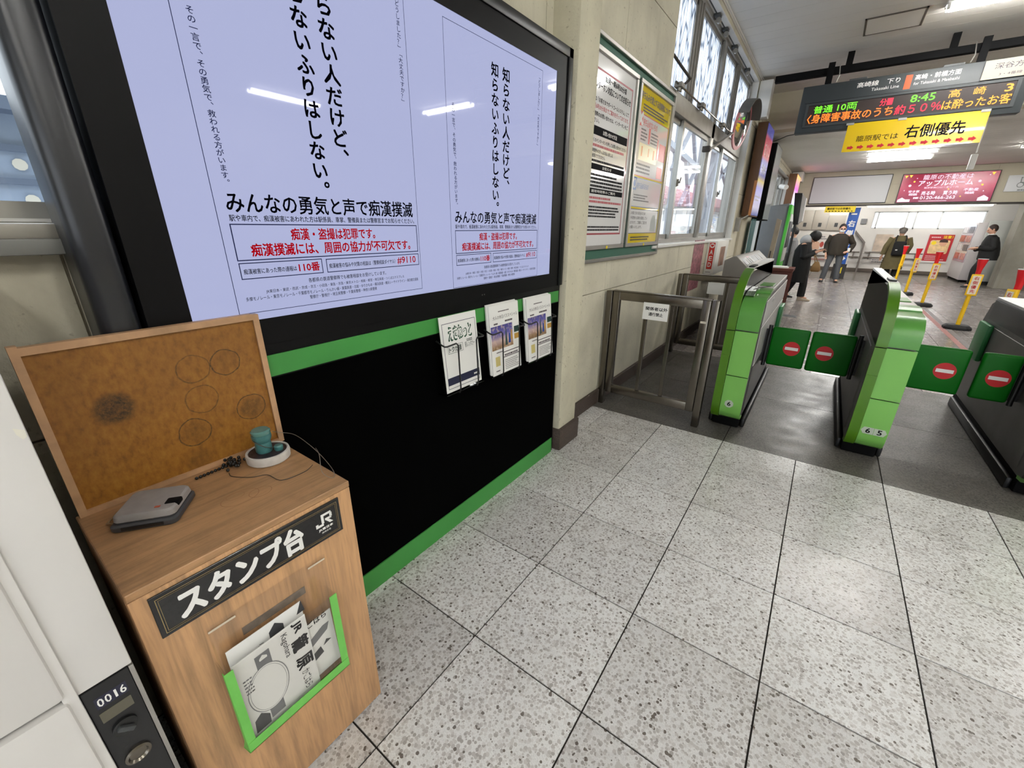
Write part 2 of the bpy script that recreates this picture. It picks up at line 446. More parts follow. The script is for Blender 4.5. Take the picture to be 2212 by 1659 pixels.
# ------------------------------------------------------------------ left wall with its openings
OP1 = (-2.4, 0.10, 1.46, 2.95)      # window seen at the far left
OP2 = (3.80, 7.87, 1.29, 3.53)      # tall two-storey window
OP3 = (9.55, 11.0, 0.95, 2.85)
OP4 = (11.6, 15.4, 1.15, 2.85)
OPS = [OP1, OP2, OP3, OP4]
wl = shell('wall_left', (-0.17, 2.0, 0))
b = MB()
for p in holes(-4.6, 16.6, -0.2, 3.9, OPS): b.box(-0.42, -0.186, p[0], p[1], p[2], p[3])
build('backing', b, M_wallplain, wl)
ys = [-4.6]+[2.8+k for k in range(-7, 14)]; zs = [0.0, 0.98, 1.98, 2.98, 3.62]
for p, q in zip(ys, ys[1:]):
    for r, s in zip(zs, zs[1:]):
        for h in holes(p, q, r, s, OPS):
            if h[1]-h[0] > 0.02 and h[3]-h[2] > 0.02:
                build('panel', MB().box(-0.19, -0.17, h[0]+0.003, h[1]-0.003, h[2]+0.003, h[3]-0.003), M_wall, wl)
b = MB()
for y0, y1, z0, z1 in OPS:           # plastered reveals
    b.box(-0.42, -0.17, y0-0.004, y0+0.004, z0, z1).box(-0.42, -0.17, y1-0.004, y1+0.004, z0, z1).box(-0.42, -0.17, y0, y1, z1-0.004, z1+0.004).box(-0.42, -0.17, y0, y1, z0-0.004, z0+0.004)
build('window_reveal', b, M_white, wl)
pil = struct(build('pillar', MB().box(-0.186, -0.012, 1.868, 2.10, 0.0, 3.62), M_pillar, bevel=0.008))
pil2 = struct(build('pillar', MB().box(-0.186, -0.13, 8.45, 9.5, 0.0, 3.62), M_wallplain, bevel=0.006))
b = MB().box(-0.16, 0.012, 1.85, 2.125, 0, 0.155)
struct(build('baseboard_pillar', b, M_granite, bevel=0.008))
bb = shell('baseboard_left', (-0.16, 3.0, 0))
for y0, y1 in ((-4.6, -0.45), (2.125, 2.79), (2.794, 3.69), (3.694, 4.59), (4.594, 5.49), (5.494, 6.39), (6.394, 7.29), (7.294, 8.2)):
    build('skirting_stone', MB().box(-0.17, -0.142, y0, y1, 0, 0.125), M_granite, bb, bevel=0.004, seg=1)

# unseen sides of the hall, closed in to control its light
struct(build('wall_right', MB().box(8.62, 8.9, -4.6, 16.6, -0.1, 3.9), M_wallplain))
OPR = (1.3, 8.3, 0.0, 3.0)          # unseen opening added to let daylight in from behind
b = MB()
for p in holes(-0.42, 8.9, -0.1, 3.9, [OPR]): b.box(p[0], p[1], -4.8, -4.55, p[2], p[3])
struct(build('wall_rear', b, M_wallplain))
struct(build('added_plaza', MB().box(-30, 40, -40, -4.6, -0.3, -0.14), mat('added_paving', (170, 168, 162), 0.9, var=0.08, vscale=1)))  # unseen paving added outside the opening, tempers light from below
dr = shell('added_door_1', (4.8, -4.68, 0))  # posts and transom for the added rear opening, out of view
for k in range(6): build('added_door_post', MB().box(1.3+k*1.4-0.03, 1.3+k*1.4+0.03, -4.72, -4.64, 0, 3.0), M_alu, dr)
build('added_door_transom', MB().box(1.3, 8.3, -4.72, -4.64, 2.3, 2.38), M_alu, dr)

# ------------------------------------------------------------------ ceilings
ce = shell('ceiling', (2, 3, 3.6))
build('backing', MB().box(-0.42, 8.9, -4.8, 9.2, 3.608, 3.9), M_gap, ce)
pm = bpy.data.meshes.new('plank'); bx = MB().box(-0.155, 8.6, 0.0018, 0.2382, 3.6, 3.62)
pm.from_pydata(bx.v, [], bx.f); pm.materials.append(M_ceil)
y = -4.59; HX0, HX1, HY0, HY1 = 1.008, 1.523, 6.435, 6.95
while y < 8.99:
    o = bpy.data.objects.new('plank', pm); link(o, ce); o.location = Vector((0, y, 0))-wloc(ce); y += 0.24
build('cornice', MB().box(-0.42, -0.158, -4.6, 8.99, 3.575, 3.62), M_ceil, ce)
build('cornice_moulding', MB().box(-0.175, -0.14, -4.6, 8.99, 3.585, 3.6), M_white, ce, bevel=0.004)
b = MB()
w = 0.016
b.box(HX0, HX1, HY0, HY0+w, 3.590, 3.6).box(HX0, HX1, HY1-w, HY1, 3.590, 3.6).box(HX0, HX0+w, HY0, HY1, 3.590, 3.6).box(HX1-w, HX1, HY0, HY1, 3.590, 3.6)
build('hatch_shade_strips', b, mat('hatch_shade_grey', (96, 90, 82), 0.6), ce)  # dark grey strips stand in for the shaded gap around the hatch
build('hatch_panel', MB().box(HX0+w+0.004, HX1-w-0.004, HY0+w+0.004, HY1-w-0.004, 3.592, 3.6), M_ceil, ce)
struct(build('beam_header', MB().box(-0.186, 8.6, 9.0, 9.3, 3.05, 3.62), M_wallplain))
cf = shell('ceiling_far', (2, 12, 3.05))
build('backing', MB().box(-0.42, 8.9, 9.2, 16.8, 3.06, 3.9), M_gap, cf)
pm2 = bpy.data.meshes.new('plank_far'); bx = MB().box(-0.18, 8.6, 0.002, 0.238, 3.05, 3.07)
pm2.from_pydata(bx.v, [], bx.f); pm2.materials.append(M_ceil)
y = 9.3
while y < 16.5:
    o = bpy.data.objects.new('plank', pm2); link(o, cf); o.location = Vector((0, y, 0))-wloc(cf); y += 0.24

# ------------------------------------------------------------------ far header wall over the way out, and the lobby behind it
wf = shell('wall_far', (2.5, 16.6, 2.1))
build('backing', MB().box(-0.42, 8.9, 16.62, 16.9, 2.12, 3.9), M_wallplain, wf)
for k in range(10):
    for z0, z1 in ((2.13, 2.66), (2.66, 3.05)):
        build('panel', MB().box(-0.18+k*0.9+0.004, -0.18+(k+1)*0.9-0.004, 16.6, 16.63, z0+0.004, z1-0.004), M_wallplain, wf)
struct(build('trim_1', MB().box(-0.18, 8.6, 16.54, 16.62, 2.09, 2.14), mat('dark_bronze_trim', (48, 42, 36), 0.5, 0.3)))
struct(build('wall_return', MB().box(5.02, 5.42, 16.4, 16.95, 0, 3.05), plaster('grey_concrete', (150, 146, 134), 0.35, 0.8, 0.4)))
struct(build('wall_return_far', MB().box(6.4, 8.9, 16.4, 16.95, 0, 3.05), MATS['grey_concrete']))
M_lobw = mat('lobby_white_wall', (226, 222, 216), 0.55, var=0.03, vscale=2)
OPL = [(2.28, 5.05, 1.47, 2.03)]
wb = shell('wall_lobby', (2.5, 19.9, 0))
b = MB()
for p in holes(-0.9, 9.0, -0.1, 2.9, OPL): b.box(p[0], p[1], 19.9, 20.15, p[2], p[3])
build('backing', b, M_lobw, wb)
struct(build('ceiling_lobby', MB().box(-0.9, 9.0, 16.9, 20.15, 2.62, 2.9), M_ceil))
struct(build('wall_lobby_side', MB().box(-0.9, -0.42, 16.6, 20.15, -0.1, 2.9), M_lobw))
struct(build('wall_lobby_right', MB().box(8.7, 9.0, 16.9, 20.15, -0.1, 2.9), M_lobw))
struct(build('baseboard_lobby', MB().box(-0.42, 8.7, 19.86, 19.9, 0.0, 0.11), mat('brown_skirting', (96, 86, 76), 0.6)))

# ------------------------------------------------------------------ windows
def pane(name, x, y0, y1, z0, z1, m, parent):
    return build(name, MB().box(x-0.003, x+0.003, y0, y1, z0, z1), m, parent)
# the tall window
w2 = shell('window_1', (-0.3, 5.8, 1.29))
b = MB()
for (y0, y1) in ((3.80, 3.86), (7.81, 7.87)): b.box(-0.345, -0.262, y0, y1, 1.29, 3.53)
b.box(-0.345, -0.262, 3.80, 7.87, 1.29, 1.335).box(-0.345, -0.262, 3.80, 7.87, 3.48, 3.53)
build('window_frame', b, M_alu, w2)
build('transom_bar', MB().box(-0.35, -0.25, 3.86, 7.81, 2.50, 2.66), M_alup, w2, bevel=0.006)
build('center_mullion', MB().box(-0.35, -0.25, 5.82, 5.95, 1.335, 3.48), M_alu, w2, bevel=0.005)
for y0, y1, x in ((3.86, 4.78, -0.325), (4.70, 5.82, -0.29), (5.95, 6.86, -0.325), (6.70, 7.81, -0.29)):
    s = MB(); t = 0.055
    s.box(x-0.014, x+0.014, y0, y0+t, 1.335, 2.50).box(x-0.014, x+0.014, y1-t, y1, 1.335, 2.50)
    s.box(x-0.014, x+0.014, y0+t, y1-t, 1.335, 1.385).box(x-0.014, x+0.014, y0+t, y1-t, 2.455, 2.50)
    sa = build('sash', s, M_alu, w2)
    pane('pane', x, y0+t, y1-t, 1.385, 2.455, M_glass, sa)
for y in (4.745, 6.78):
    h = MB().box(-0.276, -0.262, y-0.012, y+0.012, 1.88, 1.95).cyl((-0.262, y, 1.92), (-0.245, y, 1.92), 0.012).bar((-0.25, y, 1.92), (-0.25, y+0.03, 1.965), 0.01, 0.012)
    build('crescent_lock', h, M_steel, w2)
for y0, y1 in ((3.86, 4.68), (4.80, 5.82), (5.95, 6.72), (6.84, 7.81)):
    s = MB(); t = 0.03; x = -0.30
    s.box(x-0.014, x+0.014, y0, y0+t, 2.66, 3.48).box(x-0.014, x+0.014, y1-t, y1, 2.66, 3.48).box(x-0.014, x+0.014, y0, y1, 2.66, 2.69).box(x-0.014, x+0.014, y0, y1, 3.44, 3.48)
    sa = build('vent_sash', s, M_alu, w2)
    pane('patterned_pane', x, y0+t, y1-t, 2.69, 3.44, M_frost, sa)
for y0, y1 in ((4.68, 4.80), (6.72, 6.84)):
    m_ = MB()
    for k in range(3): m_.box(-0.335+0.012*k, -0.27+0.012*k, y0+k*0.04+0.004, y0+k*0.04+0.036, 2.66, 3.48)
    build('vent_mullion', m_, M_alup, w2)
build('window_sill', MB().box(-0.42, -0.145, 3.80, 7.90, 1.262, 1.29), M_white, w2, bevel=0.004)
# window behind the display cabinet
w1 = shell('window_2', (-0.3, -1.2, 1.46))
b = MB().box(-0.345, -0.26, -2.4, 0.1, 1.46, 1.50).box(-0.345, -0.26, -2.4, -2.35, 1.46, 2.95).box(-0.345, -0.26, 0.05, 0.1, 1.46, 2.95).box(-0.345, -0.26, -2.4, 0.1, 2.90, 2.95).box(-0.345, -0.26, -1.2, -1.14, 1.50, 2.9)
build('window_frame', b, M_alu, w1)
pane('pane', -0.30, -2.35, -1.2, 1.50, 2.9, M_glass, w1); pane('pane', -0.30, -1.14, 0.05, 1.50, 2.9, M_glass, w1)
build('window_sill', MB().box(-0.42, -0.12, -2.45, 0.1, 1.415, 1.455), M_alup, w1, bevel=0.006)
build('sill_lip', MB().box(-0.135, -0.112, -2.45, 0.1, 1.392, 1.425), M_grey, w1, bevel=0.004)
for n, (y0, y1, z0, z1), pn in ((3, OP3, 2), (4, OP4, 4)):
    ww = shell('window_%d' % n, (-0.3, y0, z0)); b = MB().box(-0.34, -0.27, y0, y1, z0, z0+0.05).box(-0.34, -0.27, y0, y1, z1-0.05, z1)
    for k in range(pn+1):
        yy = y0+(y1-y0)*k/pn; b.box(-0.34, -0.27, max(y0, yy-0.025), min(y1, yy+0.025), z0, z1)
    build('window_frame', b, M_alu, ww)
    for k in range(pn):
        a = y0+(y1-y0)*k/pn; c = y0+(y1-y0)*(k+1)/pn
        pane('pane', -0.305, a+0.025, c-0.025, z0+0.05, z1-0.05, M_glass, ww)
# lobby window strip
w5 = shell('window_5', (3.6, 19.95, 1.47)); x0, x1, z0, z1 = OPL[0]
b = MB().box(x0, x1, 19.93, 20.0, z0, z0+0.04).box(x0, x1, 19.93, 20.0, z1-0.04, z1)
px = [x0, x0+0.12, x0+0.9, x0+1.12, x0+1.75, x1]
for x in px: b.box(x-0.02, x+0.02, 19.93, 20.0, z0, z1)
build('window_frame', b, mat('white_window_frame', (214, 214, 212), 0.5), w5)
for a, c in zip(px, px[1:]): build('pane', MB().box(a+0.02, c-0.02, 19.96, 19.966, z0+0.04, z1-0.04), M_glass, w5)

# outside: ground far below, white low cloud is the sky itself
struct(build('ground_outside', MB().box(-120, -0.6, -60, 90, -6.2, -6.0), mat('railway_ballast', (150, 146, 140), 0.9, var=0.1, vscale=0.5)))
# ------------------------------------------------------------------ digital signage cabinet
M_cab = mat('cabinet_black', (4, 4, 6), 0.45, spec=0.18)
M_cabpanel = mat('cabinet_lower_black', (1, 1, 1), 0.9, spec=0.03)
M_green = mat('signal_green', (60, 140, 62), 0.5, var=0.03)
M_screen = mat('lcd_screen', (30, 30, 34), 0.025, spec=0.30, emit=(197, 204, 246), estr=0.395)
cab = thing('display_cabinet', (-0.09, 0.82, 0), 'tall black digital signage cabinet with glowing lilac screen and green stripes', 'signage')
b = MB().box(-0.168, -0.037, -0.118, 1.835, 0.0, 2.282)
build('case', b, M_cab, cab, bevel=0.006)
build('side_trim', MB().box(-0.168, -0.030, -0.200, -0.125, 0.0, 2.282), mat('cabinet_edge_trim', (26, 28, 34), 0.32, spec=0.6), cab, bevel=0.028, seg=5, smooth=True)
b = MB()
b.box(-0.04, -0.033, -0.118, -0.03, 1.13, 2.282).box(-0.04, -0.033, 1.70, 1.842, 1.13, 2.282).box(-0.04, -0.033, -0.03, 1.70, 2.165, 2.282).box(-0.04, -0.033, -0.03, 1.70, 1.13, 1.205)
build('bezel', b, M_cab, cab)
b = MB().box(-0.036, -0.026, 1.80, 1.842, 1.13, 2.287).box(-0.036, -0.026, -0.118, 1.842, 2.245, 2.287)
build('bezel_rim', b, mat('bezel_rim_black', (20, 21, 23), 0.35), cab, bevel=0.003)
SX = -0.0355
scr = build('screen', MB().box(-0.041, SX, -0.032, 1.702, 1.203, 2.168), M_screen, cab, label='glowing lilac white screen with a public notice')
pl = FX(SX)
M_tx = mat('screen_ink', (6, 6, 14), 0.9, spec=0.0); M_txb = mat('screen_ink_navy', (40, 46, 84), 0.9, spec=0.0)
M_txr = mat('screen_ink_red', (70, 0, 4), 0.9, spec=0.0, emit=(190, 4, 18), estr=0.34)
k = Print(pl, 0.0005); n_ = Print(pl, 0.0006); r_ = Print(pl, 0.0005)
def notice(y0, y1, zt, dz, s):
    """the notice: y0..y1 frame, dz vertical shift; s text bold factor"""
    W = (y1-y0); u = lambda a: y0+(a-0.079)*W/0.662
    v = lambda z: z+dz
    n_.frame(y0, 1.225+dz, y1, zt, 0.0016)
    k.text('みんなの勇気と声で痴漢撲滅', u(0.106), v(1.484), u(0.718), v(1.533), 0.014)
    k.text('駅や車内で、痴漢被害にあわれた方は駅係員、車掌、警備員または警察官までお知らせください。', u(0.106), v(1.463), u(0.722), v(1.479), 0.012)
    n_.frame(u(0.103), v(1.364), u(0.732), v(1.457), 0.0028)
    r_.text('痴漢・盗撮は犯罪です。', u(0.258), v(1.414), u(0.545), v(1.446), 0.022)
    r_.text('痴漢撲滅には、周囲の協力が不可欠です。', u(0.143), v(1.374), u(0.695), v(1.407), 0.022)
    n_.frame(u(0.104), v(1.316), u(0.340), v(1.359), 0.0024); n_.frame(u(0.353), v(1.316), u(0.732), v(1.357), 0.0024)
    k.text('痴漢被害にあった際の通報は', u(0.113), v(1.329), u(0.258), v(1.343), 0.012)
    r_.text('110番', u(0.265), v(1.325), u(0.330), v(1.350), 0.03)
    k.text('痴漢被害の悩みや対策の相談は（警察相談ダイヤル）', u(0.362), v(1.328), u(0.620), v(1.343), 0.012)
    r_.text('#9110', u(0.630), v(1.324), u(0.716), v(1.349), 0.02)
    k.text('各都県の鉄道警察隊でも被害相談をお受けしています。', u(0.288), v(1.292), u(0.575), v(1.305), 0.008)
    k.text('JR東日本・東武・西武・京成・京王・小田急・東急・京急・東京メトロ・相鉄・都営・埼玉高速・つくばエクスプレス', u(0.160), v(1.273), u(0.655), v(1.284), 0.006)
    k.text('多摩モノレール・東京モノレール・千葉都市モノレール・りんかい線・東葉高速・北総・ゆりかもめ・横浜高速・横浜シーサイドライン・東京都交通局', u(0.104), v(1.258), u(0.722), v(1.269), 0.006)
    k.text('警察庁・警視庁・埼玉県警察・千葉県警察・神奈川県警察', u(0.284), v(1.243), u(0.530), v(1.254), 0.006)
    k.text('知らない人だけど、', u(0.428), v(1.655), u(0.480), v(2.092), 0.022, True, 1.02)
    k.text('知らないふりはしない。', u(0.352), v(1.560), u(0.400), v(2.092), 0.022, True, 1.02)
    n_.text('その一言で、その勇気で、救われる方がいます。', u(0.109), v(1.556), u(0.126), v(1.905), 0.01, True, 1.02)
    n_.text('「どうしました？」「大丈夫ですか？」', u(0.705), v(1.845), u(0.722), v(2.118), 0.008, True, 1.02)
notice(0.079, 0.741, 2.150, 0.0, 1)
notice(0.915, 1.571, 2.135, -0.018, 1)
k.done('notice_lettering', M_tx, scr); n_.done('notice_frames', M_txb, scr); r_.done('notice_red_lettering', M_txr, scr)
build('lower_panel', MB().box(-0.04, -0.036, -0.118, 1.822, 0.109, 1.028), M_cabpanel, cab)
build('green_stripe', MB().box(-0.04, -0.032, -0.118, 1.812, 1.034, 1.098), M_green, cab)
build('green_stripe', MB().box(-0.04, -0.032, -0.118, 1.812, 0.0, 0.107), M_green, cab)
Print(FX(-0.033), 0.0004).rect(1.10, 1.155, 1.104, 1.16).rect(1.116, 1.155, 1.12, 1.16).done('indicator', M_grey, cab)

# ------------------------------------------------------------------ leaflet racks and leaflets on the cabinet
M_wire = mat('black_wire', (12, 12, 12), 0.4)
M_rackbase = glass('smoked_acrylic', (0.30, 0.32, 0.32, 1), 0.3)
def rack(y0, y1, zt, zb, i, lab):
    t = thing('leaflet_rack', (-0.03, (y0+y1)/2, zb), lab, 'rack', 'wire leaflet racks on the cabinet')
    build('back_plate', MB().box(-0.031, -0.027, y0+0.015, y1+0.01, zb+0.005, zt-0.10), M_rackbase, t)
    build('shelf', MB().box(-0.031, 0.022, y0-0.01, y1+0.01, zb-0.004, zb), M_rackbase, t)
    W = y1-y0; xf = 0.026
    for a, c in ((y0-0.008, y0+0.065), (y1+0.012, y1-0.045)):
        zz = zb+0.225
        b = MB().tube([(-0.03, a, zz+0.012), (0.0, a, zz), (xf-0.006, a, zz-0.005), (xf, a+(0.008 if c > a else -0.008), zz-0.005), (xf, c-(0.01 if c > a else -0.01), zz-0.002), (xf+0.001, c, zz-0.012), (xf+0.008, c, zb+0.02), (xf+0.002, c, zb-0.004), (-0.03, c, zb-0.006)], 0.0036, 6)
        build('wire_arm', b, M_wire, t, smooth=True)
    return t
rack(0.800, 1.030, 1.10, 0.765, 0, 'black wire rack holding the single green-lettered leaflet')
rack(1.115, 1.365, 1.10, 0.755, 1, 'black wire rack holding the middle stack of travel leaflets')
rack(1.430, 1.690, 1.10, 0.750, 2, 'black wire rack nearest the pillar holding a leaflet stack')
def lean(y0, zb, h, xb, xt):
    v = Vector((xt-xb, 0, h)).normalized(); return Plane((xb, y0, zb), (0, 1, 0), v), Vector((xt-xb, 0, h)).length
def sheet_box(pl, w, h, th): 
    b = MB(); P = pl.p
    b.add([P(0, 0, -th), P(w, 0, -th), P(w, h, -th), P(0, h, -th), P(0, 0), P(w, 0), P(w, h), P(0, h)], [(0, 3, 2, 1), (4, 5, 6, 7), (0, 1, 5, 4), (2, 3, 7, 6), (1, 2, 6, 5), (3, 0, 4, 7)])
    return b
pl, H = lean(0.800, 0.770, 0.330, 0.014, -0.018); W = 0.232
t = thing('leaflet', pl.p(W/2, 0), 'white rail booking leaflet with green outlined title, leftmost in the racks', 'leaflet')
build('paper', sheet_box(pl, W, H, 0.003), M_paper, t)
p = Print(pl, 0.0006).frame(0.012, 0.014, W-0.010, H-0.03, 0.0022).rect(0.012, 0.030, W-0.010, 0.064)
p.done('navy_print', mat('navy_print', (22, 26, 58), 0.6), t)
p = Print(pl, 0.0006).text('えきねっと', 0.045, H-0.108, W-0.040, H-0.048, 0.075)
p.done('title_outline', mat('dark_green_print', (10, 70, 44), 0.6), t)
Print(pl, 0.0011).text('えきねっと', 0.050, H-0.103, W-0.045, H-0.053, 0.018).done('title', M_paper, t)
p = Print(pl, 0.0006).text('トクだ値', 0.041, H-0.158, 0.118, H-0.133, 0.025).text('駅レンタカー', 0.142, H-0.155, 0.206, H-0.130, 0.0).lines(0.155, H-0.128, 0.195, H-0.115, 2, 4)
p.frame(0.034, H-0.163, 0.128, H-0.127, 0.0014); p.done('print', mat('green_black_print', (24, 52, 40), 0.6), t)
Print(pl, 0.0011).lines(W-0.05, 0.041, W-0.018, 0.055, 1, 3).done('white_print', M_paper, t)
M_night = None
def leaflet_stack(y0, y1, zb, seed, lab):
    global M_night
    W = y1-y0
    pl, H = lean(y0, zb, 0.342, 0.018, -0.012)
    t = thing('leaflet_stack', pl.p(W/2, 0), lab, 'leaflet', 'travel leaflet stacks')
    for k in range(4):
        q = Plane(pl.p(-0.004*k+0.004*(k % 2), 0.003*k, -0.0042*k), pl.u, pl.v)
        build('paper', sheet_box(q, W, H, 0.0038), M_paper, t)
    if M_night is None:
        g = NG('dusk_city_picture')
        s = g.n('ShaderNodeSeparateXYZ'); g.l(g.pos, s.inputs[0])
        c = g.ramp(g.rng(s.outputs[2], 0.86, 1.01, 0, 1), [(0.0, (70, 48, 40)), (0.25, (150, 118, 84)), (0.45, (196, 170, 168)), (0.65, (96, 92, 170)), (1.0, (40, 40, 118))])
        c = g.mix(g.rng(g.noise(60, 4), 0.5, 0.7, 0, 0.6), c, rgb(222, 196, 170))
        g.l(c, g.b.inputs['Base Color']); M_night = g.m
    Print(pl, 0.0006).rect(0.004, H*0.37, W*0.75, H*0.71).done('photo', M_night, t)
    Print(pl, 0.0012).poly([(W*0.47, H*0.40), (W*0.55, H*0.40), (W*0.53, H*0.58), (W*0.51, H*0.69), (W*0.49, H*0.58)]).rect(W*0.80, H*0.55, W*0.985, H*0.64).done('picture_tower', mat('dark_teal_print', (38, 66, 62), 0.6), t)
    Print(pl, 0.0013).poly([(W*0.58, H*0.42), (W*0.66, H*0.42), (W*0.66, H*0.55), (W*0.61, H*0.57)]).done('picture_blue_coat', mat('blue_print', (34, 70, 150), 0.6), t)
    Print(pl, 0.0013).poly([(W*0.67, H*0.46), (W*0.73, H*0.46), (W*0.73, H*0.6), (W*0.68, H*0.61)]).rect(W*0.80, H*0.45, W*0.985, H*0.53).done('picture_ochre', mat('ochre_print', (190, 146, 62), 0.6), t)
    Print(pl, 0.0013).rect(W*0.10, H*0.13, W*0.25, H*0.27).done('stamp_print', mat('gold_print', (206, 190, 120), 0.6), t)
    p = Print(pl, 0.0006).text('大人の休日パススペシャル', 0.025, H*0.80, W-0.012, H*0.855, 0.0).lines(0.07, H*0.90, 0.18, H*0.925, 1, seed)
    p.lines(0.12, H*0.742, 0.20, H*0.77, 1, seed+1, 0.9).lines(0.03, H*0.73, 0.07, H*0.755, 1, seed+3, 0.9).rect(W*0.36, H*0.30, W*0.97, H*0.312).rect(W*0.36, H*0.225, W*0.97, H*0.237)
    p.lines(W*0.42, H*0.04, W*0.95, H*0.20, 6, seed+5, 0.35).lines(W*0.1, H*0.05, W*0.27, H*0.08, 1, seed+7).lines(W*0.42, H*0.245, W*0.9, H*0.295, 1, seed+8, 0.5).lines(W*0.15, H*0.32, W*0.4, H*0.345, 1, seed+9)
    p.done('print', mat('grey_print', (70, 58, 62), 0.6), t)
leaflet_stack(1.120, 1.358, 0.758, 11, 'middle stack of white travel leaflets with a dusk city photo')
leaflet_stack(1.436, 1.686, 0.752, 21, 'stack of white travel leaflets next to the cream pillar')

# ------------------------------------------------------------------ stamp stand
def wood(name, col, vec, dark=0.78, dirt=0.0):
    g = NG(name)
    mp = g.mapping(vec)
    n = g.noise(1.0, 6, mp, 0.6, 0.4)
    c = g.ramp(n, [(0.3, tuple(int(x*dark) for x in col)), (0.5, col), (0.75, tuple(min(255, int(x*1.07)) for x in col))])
    fine = g.noise(1.0, 2, g.mapping(tuple(v*5 for v in vec)))
    c = g.mix(g.rng(fine, 0.45, 0.7, 0, 0.35), c, rgb(*[int(x*dark*0.9) for x in col]))
    if dirt:
        s = g.rng(g.noise(9, 6, rough=0.7), 0.5, 0.75, 0, dirt); c = g.mix(s, c, rgb(92, 66, 44))
    g.l(c, g.b.inputs['Base Color']); g.b.inputs['Roughness'].default_value = 0.5
    return g.m
M_wv = wood('oak_veneer_upright', (196, 152, 108), (30, 34, 2.2))
M_wh = wood('oak_veneer_top', (172, 132, 92), (34, 2.6, 30), 0.82, 0.4)
M_wl = wood('pale_oak_edge', (190, 150, 112), (26, 6, 6), 0.86)
def hardboard():
    g = NG('stained_hardboard')
    n = g.noise(70, 5, g.mapping((1, 1, 0.6)), 0.65)
    c = g.ramp(n, [(0.25, (112, 70, 14)), (0.5, (146, 96, 26)), (0.75, (164, 114, 42))])
    c = g.mix(g.rng(g.noise(3.0, 4), 0.4, 0.7, 0, 0.45), c, rgb(110, 70, 30))
    scr = g.rng(g.noise(130, 6, rough=0.8), 0.38, 0.6, 0.45, 1.0)
    def spot(y, z, r, ring, amt):
        nonlocal c
        v = g.n('ShaderNodeVectorMath', operation='DISTANCE'); mp = g.mapping((0, 1, 1)); g.l(mp, v.inputs[0]); v.inputs[1].default_value = (0, y, z)
        wob = g.n('ShaderNodeMath', operation='MULTIPLY_ADD'); g.l(g.noise(25, 3), wob.inputs[0]); wob.inputs[1].default_value = 0.012; g.l(v.outputs['Value'], wob.inputs[2])
        if ring:
            sub = g.n('ShaderNodeMath', operation='SUBTRACT'); g.l(wob.outputs[0], sub.inputs[0]); sub.inputs[1].default_value = r+0.006
            ab = g.n('ShaderNodeMath', operation='ABSOLUTE'); g.l(sub.outputs[0], ab.inputs[0]); k = g.rng(ab.outputs[0], 0.0006, 0.0022, amt, 0)
        else: k = g.rng(wob.outputs[0], r-0.006, r+0.012, amt, 0)
        mu = g.n('ShaderNodeMath', operation='MULTIPLY'); g.l(k, mu.inputs[0]); g.l(scr, mu.inputs[1])
        c = g.mix(mu.outputs[0], c, rgb(52, 36, 16))
    spot(-0.225, 1.062, 0.038, False, 1.0)
    for y, z, r, f in ((-0.093, 0.948, 0.036, 0.35), (0.049, 0.970, 0.036, 0.55), (-0.062, 1.112, 0.036, 0.0), (0.012, 1.112, 0.034, 0.15), (-0.06, 1.03, 0.036, 0.0)):
        spot(y, z, r, True, 1.0 if f else 0.7)
        if f: spot(y, z, r-0.004, False, f)
    spot(-0.10, 0.87, 0.03, False, 0.35)
    g.l(c, g.b.inputs['Base Color']); g.b.inputs['Roughness'].default_value = 0.55
    return g.m
M_hb = hardboard()
st = thing('stamp_stand', (0.15, -0.12, 0), 'small oak veneer stamp stand with a framed upright back board', 'stand')
Y0, Y1, X0, X1, ZT = -0.348, 0.103, -0.012, 0.342, 0.836
build('front_panel', MB().box(X1-0.018, X1, Y0, Y1, 0.012, ZT-0.018), M_wv, st, bevel=0.003)
build('side_panel', MB().box(X0+0.005, X1-0.019, Y0, Y0+0.016, 0.0, ZT-0.018), M_wv, st)
build('side_panel', MB().box(X0+0.005, X1-0.019, Y1-0.016, Y1, 0.0, ZT-0.018), M_wv, st)
build('base', MB().box(X0+0.02, X1-0.012, Y0+0.012, Y1-0.012, 0.0, 0.03), M_black, st)
build('table_top', MB().box(X0-0.012, X1+0.001, Y0, Y1, ZT-0.0172, ZT), M_wh, st, bevel=0.002, seg=1)
bp = build('back_board', MB().box(-0.0235, -0.013, Y0+0.016, Y1-0.002, ZT, 1.222), M_hb, st, label='brown hardboard back board marked with stamp rings')
fr = -0.006
build('frame_strip', MB().box(-0.025, fr, Y0+0.006, Y0+0.020, ZT, 1.232), M_wl, st)
build('frame_strip', MB().box(-0.025, fr, Y1-0.004, Y1+0.011, ZT, 1.226), M_wl, st)
build('frame_strip', MB().box(-0.025, fr, Y0+0.020, Y1-0.004, 1.212, 1.228), M_wl, st)
build('frame_strip', MB().box(-0.025, fr, Y0+0.020, Y1-0.004, ZT, ZT+0.012), M_wl, st)
# name plate
np_ = thing('name_plate', (0.345, -0.13, 0.76), 'black plate lettered in white on the front of the stamp stand', 'sign')
build('plate', MB().box(0.342, 0.3465, -0.322, 0.066, 0.708, 0.808), mat('plate_black', (12, 11, 13), 0.25, coat=0.3), np_, bevel=0.001, seg=1)
pl = FX(0.3467)
Print(pl, 0.0003).frame(-0.314, 0.716, 0.058, 0.800, 0.0012).frame(-0.310, 0.720, 0.054, 0.796, 0.0007).done('gold_line', mat('gold_line', (150, 128, 88), 0.4, 0.4), np_)
p = Print(pl, 0.0005).text('スタンプ台', -0.284, 0.724, -0.036, 0.790, 0.042)
